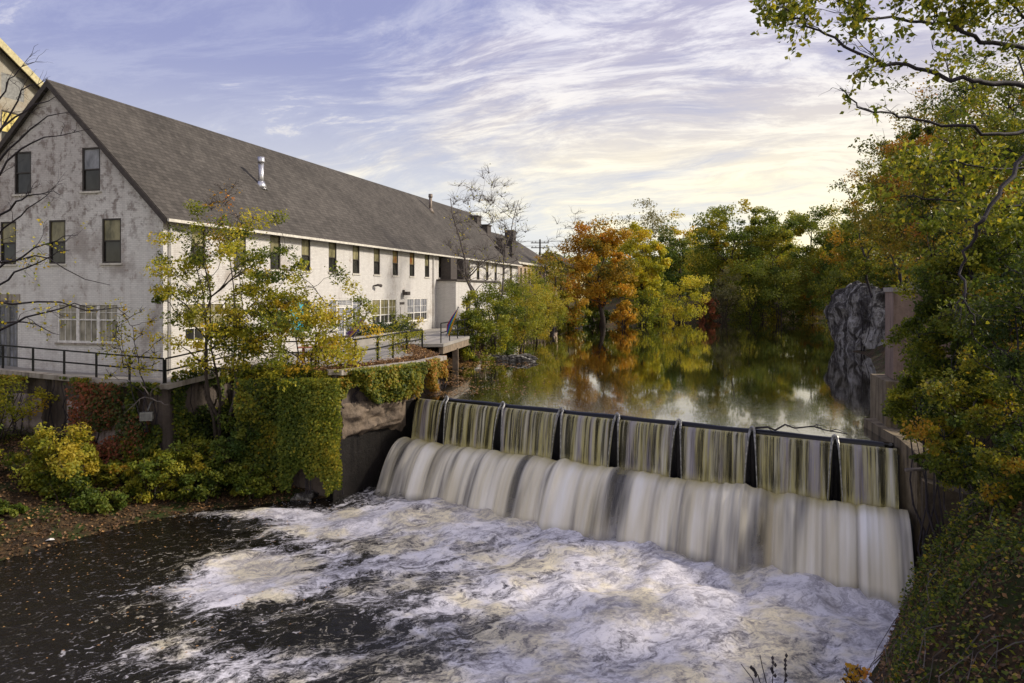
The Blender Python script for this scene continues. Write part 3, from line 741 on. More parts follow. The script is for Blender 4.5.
# pale masonry patch, set in the wall (exposed render)
mb = MB(); a = Vector((-19.0, 32.28, 0)); b = Vector((-15.6, 31.25, 0)); 
def slab(mb, a, b, z0, z1, out, seed, nx=14, nz=14, amp=.12):
    rg = random.Random(seed); d = (b-a); nn = Vector((d.y, -d.x, 0)).normalized()
    vs = []; fs = []
    for j in range(nz+1):
        for i in range(nx+1):
            u, v = i/nx, j/nz
            edge_ = min(u, 1-u, v, 1-v)*6; e = min(1, edge_)
            w = mnoise.fractal(Vector((u*5+seed, v*5, seed*.3)), 1, 2, 4)
            p = a.lerp(b, u)+Vector((0, 0, z0+(z1-z0)*v))+nn*((out+w*amp)*e-.02*(1-e))
            if j == 0: p.z += w*.35
            vs.append(p)
    for j in range(nz):
        for i in range(nx): fs.append((j*(nx+1)+i, j*(nx+1)+i+1, (j+1)*(nx+1)+i+1, (j+1)*(nx+1)+i))
    mb.add(vs, fs)
slab(mb, a, b, -6.9, -4.6, .10, 3); o_ = reparent_world(mb.build('render_patch', M['palewall'], None, True), rw); o_['label'] = 'pale pinkish patch of exposed masonry'
mb = MB(); slab(mb, Vector((-24.5, 34.05, 0)), Vector((-20.3, 32.78, 0)), -6.1, -4.4, .10, 9); o_ = reparent_world(mb.build('render_patch', M['palewall'], None, True), rw)
mb = MB(); slab(mb, Vector((-6.95, 30.8, 0)), Vector((-4.75, 33.95, 0)), -5.95, -4.55, .30, 5, 30, 24, .22); o_ = reparent_world(mb.build('rough_ledge', M['gunite'], None, True), rw); o_['label'] = 'ragged brown sprayed concrete ledge'
# buttress under the ivy
mb = MB(); mb.box(-11.1, -7.45, 31.2, 34.2, -10, -3.95); mb.box(-8.35, -7.2, 30.95, 33.0, -10, -4.3); bt = tag(mb.build('buttress', M['wall']), 'square concrete buttress hung with thick green ivy below the terrace trees', 'buttress')
# bridge deck
bd = empty('footbridge', (-4.2, 44.5, -3.1), 0, label='short timber and concrete footbridge deck crossing the mill race to the annex', cat='footbridge')
mb = MB()
dk = [(-6.3, 43.2), (-3.95, 43.6), (-2.3, 55), (-1.2, 63), (-4.5, 64), (-5.8, 52)]
mb.add([(x, y, -2.98) for x, y in dk]+[(x, y, -3.16) for x, y in dk], [(0, 1, 2, 3, 4, 5), (11, 10, 9, 8, 7, 6)]+[(i, i+6, (i+1) % 6+6, (i+1) % 6) for i in range(6)])
reparent_world(mb.build('deck', M['concrete']), bd)
mb = MB(); mb.bar((-4.1, 43.7, -3.38), (-2.45, 55, -3.38), .25, .4); mb.bar((-2.45, 55, -3.38), (-1.35, 63, -3.38), .25, .4); reparent_world(mb.build('beam', M['wood']), bd)
for x, y in ((-3.55, 47.5), (-2.8, 52.8)):
    mb = MB(); mb.bar((x, y, -5.3), (x, y, -3.5), .35, .35); reparent_world(mb.build('pier_post', M['wood']), bd)

# ------------------------------------------------------------------ RAILINGS
def railing(label, pts, spacing=2.0, h=1.05, pr=.035, mat='black', name='metal_railing', group='railings along the terrace edge'):
    root = empty(name, pts[0], 0, label=label, cat='railing', group=group)
    base = Vector(pts[0]); pts = [Vector(p)-base for p in pts]
    for hh, nm in ((h, 'top_rail'), (h*.52, 'mid_rail')):
        mb = MB()
        for a, b in zip(pts[:-1], pts[1:]): mb.bar(a+Vector((0, 0, hh)), b+Vector((0, 0, hh)), .06, .06)
        mb.build(nm, M[mat], root)
    for k, (a, b) in enumerate(zip(pts[:-1], pts[1:])):
        n = max(1, round((b-a).length/spacing))
        for i in range(n+(1 if k == len(pts)-2 else 0)):
            p = a.lerp(b, i/n); mb = MB(); mb.bar(p+Vector((0, 0, -.12)), p+Vector((0, 0, h-.032)), pr*2, pr*2); mb.build('post', M[mat], root)
    return root
railing('long black two bar railing along the ramp in front of the weathered gable', [(-32, 36.55, -3.3), (-22.7, 33.75, -3.43), (-14.35, 31.2, -3.8)], 1.75)
railing('black railing turning uphill from the gable corner behind the yellow tree', [(-14.3, 31.25, -3.8), (-12.4, 35.0, -3.35), (-8.7, 34.05, -3.28)], 2.2)
railing('grey green railing hung with vines above the waterfall end of the terrace', [(-8.6, 33.2, -3.25), (-6.9, 33.4, -3.2), (-6.3, 35.5, -3.2), (-5.45, 39.2, -3.15), (-4.9, 41.3, -3.15)], 2.0, 1.1, .045, 'black')
railing('thin black railing on the footbridge deck by the annex', [(-4.15, 44.2, -2.98), (-2.5, 55, -2.98), (-1.4, 62.5, -2.98)], 2.2, 1.15, .03)

# ------------------------------------------------------------------ terrace things
def flag(label, pole, dep, left, right, cols, seed):
    top, bot = P(*pole[0], dep), P(*pole[1], dep)
    root = empty('flag', bot, 0, label=label, cat='flag', group='rainbow flags on the terrace railings')
    d = top-bot; mb = MB(); mb.tube([(0, 0, 0), d], .03, 6); mb.build('pole', M['grey'], root)
    mb = MB(); mb.tube([d, d+d.normalized()*.08], .05, 6); mb.build('finial', M['grey'], root)
    nv, per = 24, 4; nu = per*len(cols); mb = MB(); vs = []; fs = []; mi = []
    for j in range(nv+1):
        t = j/nv*(len(left)-1); k = min(int(t), len(left)-2); f = t-k
        a = P(*left[k], dep).lerp(P(*left[k+1], dep), f)-bot; b = P(*right[k], dep).lerp(P(*right[k+1], dep), f)-bot
        for i in range(nu+1):
            u = i/nu; p = a.lerp(b, u); p.y += -.06+.07*math.sin(u*11+j*.12+seed)*(j/nv+.15); vs.append(p)
    for j in range(nv):
        for i in range(nu): fs.append((j*(nu+1)+i, j*(nu+1)+i+1, (j+1)*(nu+1)+i+1, (j+1)*(nu+1)+i)); mi.append(i//per)
    mb.add(vs, fs); mb.mi = mi
    mb.build('cloth', None, root, True, [mat_plain('flag_cloth', c_, .8, 0, .1) for c_ in cols])
flag('purple, pink and yellow flag on a slanting pole before the white double door', ((366.5, 314.5), (348, 347)), 33.8,
     [(364.5, 316), (356, 322), (350, 329), (346.5, 334)], [(366.5, 317), (363, 325), (358, 332), (352.5, 337)],
     [(.16, .10, .42), (.35, .22, .50), (.65, .30, .42), (.65, .42, .06), (.05, .05, .30)], 1)
flag('bright rainbow flag hanging by the footbridge and annex', ((458, 308), (446, 336)), 43.4,
     [(456.5, 310), (451.5, 317), (447, 325), (446.5, 331)], [(458, 310.5), (456, 317), (452.5, 326), (449, 336)],
     [(.60, .10, .03), (.12, .04, .35), (.03, .08, .50), (.02, .35, .25), (.70, .55, .03), (.75, .28, .02)], 4)
# picnic bench
pt = empty('picnic_table', P(318, 372, 35.0).xy.to_3d()+Vector((0, 0, -3.3)), R(12), label='reddish wooden picnic table standing on the terrace behind the yellow leaves', cat='picnic table')
mb = MB()
for k in range(5): mb.box(-.9, .9, -.37+.15*k, -.24+.15*k, .73, .77)
mb.build('table_top', M['redwood'], pt)
for y in (-.75, .65):
    mb = MB(); mb.box(-.9, .9, y, y+.12, .42, .46); mb.box(-.9, .9, y+.14, y+.26, .42, .46); mb.build('bench_seat', M['redwood'], pt)
for x in (-.65, .65):
    for s in (-1, 1):
        mb = MB(); mb.bar((x, s*.62, 0), (x, s*.22, .73), .09, .06); mb.build('leg', M['redwood'], pt)
    mb = MB(); mb.bar((x+.06, -.78, .39), (x+.06, .9, .39), .05, .07); mb.build('cross_brace', M['redwood'], pt)
# black bicycle like cart: bicycle leaning at railing
bk = empty('bicycle', P(343, 368, 33.9).xy.to_3d()+Vector((0, 0, -3.22)), R(8), label='black bicycle parked against the railing under the leaves', cat='bicycle')
for x in (-.52, .52):
    mb = MB(); ring = [(x+.32*math.cos(a), 0, .34+.32*math.sin(a)) for a in np.linspace(0, 2*math.pi, 25)]
    mb.tube(ring, .028, 6, 0, False)
    w_ = mb.build('wheel', M['black'], bk)
    mb = MB()
    for k in range(12):
        a = math.pi*2*k/12; mb.tube([(x, 0, .34), (x+.31*math.cos(a), 0, .34+.31*math.sin(a))], .004, 3, 0, False)
    mb.build('spokes', M['grey'], w_)
mb = MB()
for a, b in (((-.52, 0, .34), (-.12, 0, .30)), ((-.12, 0, .30), (.30, 0, .72)), ((-.22, 0, .78), (.30, 0, .78)), ((-.12, 0, .30), (-.24, 0, .88)), ((-.52, 0, .34), (-.22, 0, .78)), ((.28, 0, .85), (.52, 0, .34))): mb.tube([a, b], .022, 6)
mb.build('frame', M['black'], bk)
mb = MB(); mb.tube([(.28, 0, .84), (.30, 0, .98)], .015, 6); mb.tube([(.22, -.28, 1.0), (.3, -.12, .99), (.3, .12, .99), (.22, .28, 1.0)], .014, 6); mb.build('handlebar', M['black'], bk)
mb = MB(); mb.tube([(-.38, 0, .93), (-.27, 0, .94), (-.12, 0, .93)], [.075, .06, .025], 8); mb.build('saddle', M['black'], bk)
# low concrete planter with dark shrubs below the windows
pb = empty('planter_box', (-9.0, 47.5, -3.25), RZ, label='low grey concrete planter ledge under the ground floor windows', cat='planter')
mb = MB(); mb.box(-5, 7, -.5, .6, 0, .5); mb.box(-5.06, 7.06, -.56, .66, .502, .6); mb.build('box', M['concrete'], pb)
mb = MB(); mb.box(-4.9, 6.9, -.42, .52, .605, .63); mb.build('soil', M['ground'], pb)
for i in range(7):
    p = pb.location+Vector((.267*(-1.2+1.25*i), .964*(-1.2+1.25*i), .6))
    make_tree('dark_shrub', 'small round blackish shrub in the row along the concrete planter', 'shrub', p, .7, (0, 0, .28), (.62, .5, .36), 10, 700, .10, 'leaf_dark', 700+i, 'barkdark', .03, .3, 'dark shrubs in the planter', .08, .1, 4, 1, 1, .3, .8, 'foliage')

# floodlight fixed to a wall arm
fl = empty('floodlight', P(147, 416, 30.2), R(10), label='small grey floodlight mounted on the ivy covered wall below the railing', cat='floodlight')
mb = MB(); mb.box(-.21, .21, -.12, .12, -.15, .15); mb.box(-.23, .23, -.17, -.121, -.17, .17); mb.build('housing', M['grey'], fl)
mb = MB(); mb.box(-.18, .18, -.175, -.171, -.12, .12); mb.build('lens', M['lens'], fl)
mb = MB(); mb.tube([(0, .1, .2), (0, .5, .45), (0, 1.1, .45)], .03, 6); mb.build('bracket', M['grey'], fl)

# ------------------------------------------------------------------ DAM AND FALLS
DL = Vector((-4.2, 34.3, 0)); DR = Vector((11.85, 23.3, 0)); DA = (DR-DL).normalized(); DLEN = (DR-DL).length
DN = Vector((DA.y, -DA.x, 0)); DN = DN if DN.y < 0 else -DN
DM = Vector((-.387, -.922, 0)).normalized()
def dam(u, o, z): 
    p = DL+DA*u+DM*o; return Vector((p.x, p.y, z))
def uof(px):        # pixel column of the crest line -> distance along the dam
    k = (px-HX)/F; return (k*DL.y-DL.x)/(DA.x-k*DA.y)
dm = empty('weir', DL+Vector((0, 0, ZL)), 0, label='dark stepped concrete weir under the falling water', cat='weir')
mb = MB(); prof = [(-1.6, -10), (-1.6, -5.15), (-.2, -4.98), (.02, -5.02), (.02, -6.72), (.75, -6.75), (.95, -6.95), (1.5, -10)]
vs = []
for u in (-.6, DLEN+.5): vs += [dam(u, o, z) for o, z in prof]
k = len(prof); mb.add(vs, [tuple(range(k))[::-1], tuple(range(k, 2*k))]+[(i, (i+1) % k, (i+1) % k+k, i+k) for i in range(k)])
reparent_world(mb.build('body', M['damc']), dm)
mb = MB(); cr = [dam(u, .03, -4.80+.012*math.sin(u*2.1)) for u in np.linspace(uof(441), DLEN-.1, 60)]
mb.tube(cr, .15, 12); reparent_world(mb.build('crest_pipe', M['crest'], None, True), dm)
brk = [uof(x) for x in (449, 505, 563, 619, 680, 753, 835)]
for u in brk:
    mb = MB(); mb.box(0, .001, 0, .001, 0, .001); mb = MB()
    a = dam(u, .05, -4.72); mb.bar(dam(u, -.12, -4.74), dam(u, .20, -4.76), .09, .16); mb.bar(dam(u, .30, -4.85), dam(u, .30, -6.7), .10, .12)
    reparent_world(mb.build('nappe_breaker', M['damc']), dm)

def frac(x, y, s=0.0, oct_=4): return mnoise.fractal(Vector((x, y, s)), 1.0, 2.0, oct_)
# upper curtain: one sheet of water per bay between the breakers
wf = empty('waterfall', DL+Vector((0, 0, ZL)), 0, kind='structure')
bays = [0.05]+brk+[DLEN-.02]
for bi in range(len(bays)-1):
    ua, ub = bays[bi], bays[bi+1]; nu = int((ub-ua)/.035); nv = 34
    vs = np.zeros(((nu+1)*(nv+1), 3)); uvs = []
    for j in range(nv+1):
        v = j/nv
        gl = .05+.15*v**.8 if bi > 0 else .02; gr = .05+.15*v**.8 if bi < len(bays)-2 else .0
        for i in range(nu+1):
            u = i/nu
            uu = ua+gl+(ub-ua-gl-gr)*u
            rip = .07*frac(uu*4.5, v*.5, bi)*min(1, v*3); uu += .06*v*frac(uu*2.1, .3, bi+5, 2)
            rimm = .09*math.exp(-min(u, 1-u)*(ub-ua)*9)*v
            if v < .12: o = .15+.09*math.sin(v/.12*math.pi/2); z = -4.79-.05*(1-math.cos(v/.12*math.pi/2))
            else: w = (v-.12)/.88; o = .24+.56*math.sqrt(w)*.9+rip+rimm; z = -4.84-1.85*w
            vs[j*(nu+1)+i] = dam(uu, o, z); uvs.append((uu, v))
    ii = np.arange(nu*nv); r_ = ii//nu; c_ = ii % nu; q = r_*(nu+1)+c_
    quads = np.stack([q, q+1, q+nu+2, q+nu+1], 1)
    o = fast_mesh('water_curtain', vs, quads, M['fallup'], None, True)
    uvl = o.data.uv_layers.new(name='UVMap'); uva = np.array(uvs)[quads.ravel()]; uvl.data.foreach_set('uv', uva.astype(np.float32).ravel())
    reparent_world(o, wf)
mb = MB()
for u in brk:
    arms = []
    for sd_ in (-1, 1):
        arms.append([dam(u+sd_*(.075+.15*(j/11)**.8), .22+.66*math.sqrt(j/11)+.02, -4.70-1.9*(j/11)**1.25) for j in range(12)])
    pts = arms[0][::-1]+[dam(u-.05, .22, -4.60), dam(u, .22, -4.57), dam(u+.05, .22, -4.60)]+arms[1]
    rr = [.02, .02, .02, .021, .022, .024, .026, .028, .032, .036, .042, .05]
    mb.tube(pts, rr+[.055, .058, .055]+rr[::-1], 6, 0, False)
reparent_world(mb.build('water_rim', M['rim'], None, True), wf)
# lower cascade
nu, nv = 620, 60; vs = np.zeros(((nu+1)*(nv+1), 3)); uvs = []; lbv = np.zeros((nv+1)*(nu+1))
for i in range(nu+1):
    u = -.25+(DLEN+.45)*i/nu
    d = min(abs(u-b) for b in brk); lob = math.exp(-(d/.55)**2)
    big = frac(u*.85, 0, 3.3, 2)*1.1; med = frac(u*2.3, 0, 9.1, 3); ph = math.pi*(u/1.3+.75*frac(u*.38, 4.4, 7.7, 3)); LB = abs(math.sin(ph))**.5; LB = 1-(1-LB)*(.55+.6*frac(u*.3, 8.1, 1.1, 2)+.2); rise = .12*med+.16*big+.15*(LB-.75)
    for j in range(nv+1):
        v = j/nv; w = v
        if v < .2:
            t = v/.2; o = .45+.75*t; z = -6.62+.16*math.sin(t*math.pi*.62)+rise*t
        else:
            t = (v-.2)/.8; reach = 2.35+.6*big+.2*med+.32*(LB-.75)
            zt = -6.62+.16*math.sin(math.pi*.62)+rise
            o = 1.2+reach*(t**.62)*.92+.03*frac(u*5, t*1.2, 2.2, 2)*t; z = zt+(-8.62-zt)*(t**1.35)
        vs[j*(nu+1)+i] = dam(u, o, z); lbv[j*(nu+1)+i] = LB
uvs = [(-.25+(DLEN+.45)*i/nu, j/nv) for j in range(nv+1) for i in range(nu+1)]
ii = np.arange(nu*nv); r_ = ii//nu; c_ = ii % nu; q = r_*(nu+1)+c_
quads = np.stack([q, q+1, q+nu+2, q+nu+1], 1)
o = fast_mesh('cascade', vs, quads, M['falllow'], None, True)
at_ = o.data.attributes.new('lobe', 'FLOAT', 'POINT'); at_.data.foreach_set('value', lbv.astype(np.float32)); uvl = o.data.uv_layers.new(name='UVMap'); uvl.data.foreach_set('uv', np.array(uvs)[quads.ravel()].astype(np.float32).ravel()); reparent_world(o, wf)

# ------------------------------------------------------------------ WATER SURFACES
def grid_mesh(name, xs, ys, zf, mat, attr=None, smooth=True):
    X, Y = np.meshgrid(xs, ys); Z = zf(X, Y); nx, ny = len(xs), len(ys)
    vs = np.stack([X, Y, Z], -1).reshape(-1, 3)
    ii = np.arange((nx-1)*(ny-1)); r_ = ii//(nx-1); c_ = ii % (nx-1); q = r_*nx+c_
    o = fast_mesh(name, vs, np.stack([q, q+1, q+nx+1, q+nx], 1), mat, None, smooth)
    if attr:
        at = o.data.attributes.new(attr[0], 'FLOAT', 'POINT'); at.data.foreach_set('value', attr[1](X, Y).astype(np.float32).ravel())
    return o
def vnoise(X, Y, s, seed=0):      # smooth numpy value noise
    rg = np.random.default_rng(seed); T = rg.random((256, 256))
    x = X*s+100; y = Y*s+100; xi = np.floor(x).astype(int); yi = np.floor(y).astype(int); fx = x-xi; fy = y-yi
    fx = fx*fx*(3-2*fx); fy = fy*fy*(3-2*fy)
    a = T[yi % 256, xi % 256]; b = T[yi % 256, (xi+1) % 256]; c_ = T[(yi+1) % 256, xi % 256]; d = T[(yi+1) % 256, (xi+1) % 256]
    return (a*(1-fx)+b*fx)*(1-fy)+(c_*(1-fx)+d*fx)*fy-.5
def fbm(X, Y, s, seed=0, o=4):
    r = 0; a = 1
    for k in range(o): r = r+a*vnoise(X, Y, s*2**k, seed+k); a *= .5
    return r
def smooth(x, a, b):
    t = np.clip((x-a)/(b-a), 0, 1); return t*t*(3-2*t)
def down(X, Y):     # distance downstream of the weir crest
    return (X-DL.x)*DN.x+(Y-DL.y)*DN.y
def along(X, Y): return (X-DL.x)*DA.x+(Y-DL.y)*DA.y
rx = np.unique(np.concatenate([np.linspace(-120, -20, 20), np.arange(-20, 14.01, .11), np.linspace(14, 40, 6)]))
ry = np.unique(np.concatenate([np.linspace(-60, 12, 20), np.arange(12, 35.0, .11)]))
def foamf(X, Y):
    d = down(X, Y)-3.0; a = along(X, Y)
    cen = np.exp(-np.maximum(0, -(a-1.5))/3.0*1.0)
    rightw = smooth(a, 7.5, 15)
    main = .90-.048*np.maximum(d, 0)*(1-.7*rightw)
    lat = smooth(a+.0*d, -3.5, 5.5)
    f = main*(.30+.70*lat)-.26*(1-smooth(X, -14, -6))
    def blob(px, py, rx_, ry_, amt):
        yy_ = -ZL*F/(py-HY); xx_ = (px-HX)/F*yy_
        return amt*np.exp(-(((X-xx_)/rx_)**2+((Y-yy_)/ry_)**2)**1.5)
    f = f+blob(236, 580, 1.6, 1.8, .65)+blob(215, 560, 2.4, .9, .3)+blob(240, 514, 3.0, .6, .6)+blob(330, 520, 2.6, 1.5, .4)+blob(190, 660, 3.2, 1.3, .32)+blob(130, 600, 1.2, 1.2, .18)
    f = f-blob(340, 640, 3.0, 1.6, .14)
    return np.clip(f+.10*fbm(X, Y, .3, 5), 0, 1)
def rz_(X, Y):
    f = foamf(X, Y); d = np.maximum(down(X, Y)-3.0, 0)
    amp = (.26*np.exp(-d/6)+.10)*np.clip(f*1.3, .12, 1)
    u = X*.5+Y*.86; v = X*.86-Y*.5
    return ZL+amp*(fbm(u*.8, v, .8, 11, 3))*1.3+.18*np.exp(-d/1.2)*f
tag(grid_mesh('river_water', rx, ry, rz_, M['river'], ('foam', foamf)), kind='structure')

pv = [dam(-.8, 0, ZP), dam(DLEN+.8, 0, ZP)]
mb = MB(); a_ = DL-DA*.5; b_ = DR+DA*1.5
mb.add([(a_.x, a_.y, ZP), (b_.x, b_.y, ZP), (90, 20, ZP), (120, 160, ZP), (-30, 160, ZP), (-9, 42, ZP), (-5.0, 36, ZP)], [(0, 1, 2, 3, 4, 5, 6)])
tag(mb.build('pond_water', M['pond']), kind='structure')

# ------------------------------------------------------------------ TERRAIN
def poly_sd(X, Y, poly):        # signed distance, negative inside
    d = np.full(X.shape, 1e9); ins = np.zeros(X.shape, bool)
    n = len(poly)
    for i in range(n):
        x1, y1 = poly[i]; x2, y2 = poly[(i+1) % n]
        ex, ey = x2-x1, y2-y1; t = np.clip(((X-x1)*ex+(Y-y1)*ey)/(ex*ex+ey*ey), 0, 1)
        d = np.minimum(d, np.hypot(X-x1-t*ex, Y-y1-t*ey))
        cond = ((y1 > Y) != (y2 > Y)) & (X < (x2-x1)*(Y-y1)/(y2-y1+1e-12)+x1); ins ^= cond
    return np.where(ins, -d, d)
river = [(-60, -60), (-30, 5), (-21, 18), (-16.0, 23.6), (-13.6, 27.6), (-11.6, 29.4), (-8.5, 30.6), (-7, 31), (-4.3, 34.8), (12.0, 23.6), (11.9, 22.0), (10.7, 20.6), (9.6, 18.4), (7.9, 16.5), (5.6, 12.5), (4.2, 8), (3.5, -60)]
pond = [(-4.6, 34.3), (-3.5, 37.2), (-5.2, 41), (-5.2, 45), (-3.6, 50), (-2.2, 57), (.3, 70), (3.2, 85), (7, 108), (10, 119), (20, 127), (33, 133), (45, 137), (60, 134), (56, 112), (44, 92), (33, 74), (28.5, 66), (26.5, 56), (23, 48), (17.5, 36), (13.2, 26), (12.4, 23.2)]
def terr(X, Y):
    dr = poly_sd(X, Y, river); dp = poly_sd(X, Y, pond)
    nz = fbm(X, Y, .35, 21, 5); nb = fbm(X, Y, .04, 31, 3)
    kk = .35+.65*smooth(down(X, Y), 2.6, 6.0)
    lowbank = ZL+np.where(dr < 0, np.maximum(dr*.6, -1.3), np.where(X < -3, dr*.33, kk*2.7*(1-np.exp(-np.maximum(dr, 0)*1.2))+.7*dr))
    highbank = ZP+np.where(dp < 0, np.maximum(dp*.6, -1.3), np.where(X < 6, dp*.42, dp*.55))
    dn = down(X, Y); w = smooth(dn, -1.6, -.3)
    w = np.where(X < -4, smooth(37-Y, 0, 3), w)
    cap = np.where(X < -3, -3.9+nb*.6, .6+nb*2+np.clip((X-20)*.08, 0, 4))
    cap = np.where(Y > 115, -2.6+nb*3+np.clip((Y-150)*.02, 0, 9), cap)
    z = lowbank*w+highbank*(1-w)
    z = np.minimum(z, cap)+np.where((dr > 0) & (dp > 0), (nz*.35+np.where(X > 3, .5*fbm(X, Y, .9, 41, 4), 0))*np.clip(np.minimum(dr, dp), 0, 1), 0)
    # land behind the retaining wall
    land = [(p[0], p[1]) for p in edge]+[(-4, 66), (-2, 90), (4, 120), (-200, 140), (-200, 41)]
    dl = poly_sd(X, Y, land); s = smooth(-dl, .6, 1.8)
    z = np.where(dl < 0, z*(1-s)+np.minimum(-4.0, cap-.1)*s, z)
    return np.where((X < -3) & (dl > -.6) & (Y < 36), np.minimum(z, -6.3+nz*.4), z)
xs = np.unique(np.concatenate([np.linspace(-2500, -140, 14), np.linspace(-140, -30, 30), np.arange(-30, 34, .4), np.linspace(34, 160, 50), np.linspace(160, 2500, 14)]))
ys = np.unique(np.concatenate([np.linspace(-400, -10, 14), np.arange(-10, 62, .4), np.arange(62, 200, 2.0), np.linspace(200, 3000, 20)]))
tag(grid_mesh('ground', xs, ys, terr, M['ground']), kind='structure')
def tz(x, y): return float(terr(np.array([float(x)]), np.array([float(y)]))[0])

# ------------------------------------------------------------------ ABUTMENT, PIER, ROCK
ab = empty('abutment_wall', (11.9, 22.5, -8.4), 0, label='brown stained concrete abutment and wing wall at the right end of the waterfall', cat='abutment')
def prism(mb, pts, z0, zt):
    n = len(pts); zt = zt if hasattr(zt, '__len__') else [zt]*n
    mb.add([(x, y, z0) for x, y in pts]+[(x, y, z) for (x, y), z in zip(pts, zt)], [tuple(range(n))[::-1], tuple(range(n, 2*n))]+[(i, (i+1) % n, (i+1) % n+n, i+n) for i in range(n)])
mb = MB(); prism(mb, [(11.75, 21.95), (12.35, 21.85), (13.2, 27.0), (12.55, 27.0), (11.92, 23.4)], -10, [-4.7, -4.7, -4.5, -4.5, -4.5]); reparent_world(mb.build('side_wall', M['abutpale']), ab)
mb = MB(); prism(mb, [(11.62, 21.4), (13.7, 19.9), (14.2, 20.5), (11.9, 22.1)], -10, [-5.35, -5.9, -5.9, -5.35]); reparent_world(mb.build('wing_wall', M['abut']), ab)
mb = MB(); prism(mb, [(11.45, 21.2), (11.75, 20.95), (11.95, 21.25), (11.7, 21.9)], -10, -8.0); reparent_world(mb.build('footing', M['wetshade']), ab)
mb = MB(); prism(mb, [(11.80, 22.25), (11.86, 22.05), (11.98, 22.25), (11.92, 22.6)], -9, -5.0); reparent_world(mb.build('slot_plate', M['darktrim']), ab)
pr = empty('concrete_pier', (13, 26, -4.8), 0, label='tall pinkish brown concrete pier with a white capped top rising from foliage beyond the waterfall', cat='pier')
mb = MB(); prism(mb, [(13.05, 25.9), (14.7, 25.4), (15.2, 27.2), (13.6, 27.6)], -3.0, .0); reparent_world(mb.build('shaft', M['pink']), pr)
mb = MB(); prism(mb, [(12.65, 25.6), (14.8, 25.0), (15.5, 27.4), (13.25, 28.0)], -7, -3.02); reparent_world(mb.build('pier_base', M['abutpale']), pr)
mb = MB(); prism(mb, [(13.01, 25.86), (14.75, 25.32), (15.26, 27.26), (13.56, 27.66)], .004, .16); reparent_world(mb.build('cap', M['coping']), pr)

def rock(name, label, c, rad, seed, sub=5, amp=.35, group=None, cat='rock'):
    bm = bmesh.new(); bmesh.ops.create_icosphere(bm, subdivisions=sub, radius=1)
    for v in bm.verts:
        p = v.co.copy(); n = mnoise.fractal(p*1.1+Vector((seed, 0, 0)), .9, 2.1, 6)
        r = mnoise.fractal(Vector((p.x*2.2+p.z*1.5, p.y*2.2, p.z*.7+seed)), 1, 2.2, 4)
        k = 1+amp*n+amp*.55*round(r*3)/3
        q = Vector((max(-.8, min(.8, p.x)), max(-.8, min(.8, p.y)), max(-.9, min(.82, p.z))))
        v.co = Vector((q.x*rad[0], q.y*rad[1], q.z*rad[2]))*k
    me = bpy.data.meshes.new(name); bm.to_mesh(me); bm.free(); me.materials.append(M['rock'])
    o = put(name, me); o.location = c; tag(o, label, cat, group); return o
rock('rock_outcrop', 'large grey craggy rock outcrop dropping straight into the pond beside the concrete pier', (31.4, 62.5, -3.6), (4.4, 8, 5.0), 2.3, 6, .20)
for i, (px, py, s, lb) in enumerate([(296, 500, .4, 'small dark wet rock at the foot of the ivy buttress'), (908, 606, .28, 'wet rock at the foot of the abutment by the foam')]):
    Y = -ZL*F/(py-HY); p = P(px, py, Y); rock('rock', lb, (p.x+.3, p.y+.2, ZL), (s*1.3, s, s*.7), 5+i, 4, .4)
for i, (px, py, s, lb) in enumerate([(521, 361, .7, 'pale boulder on the pond shore below the shrubs'), (500, 360, .5, 'flat grey stone at the water edge left of the pale boulder'), (585, 323, 1.2, 'distant pale stone at the foot of the orange tree')]):
    Y = -ZP*F/(py-HY); p = P(px, py, Y); rock('rock', lb, (p.x, p.y, ZP+.1), (s*1.5, s, s*.6), 15+i, 4, .4)

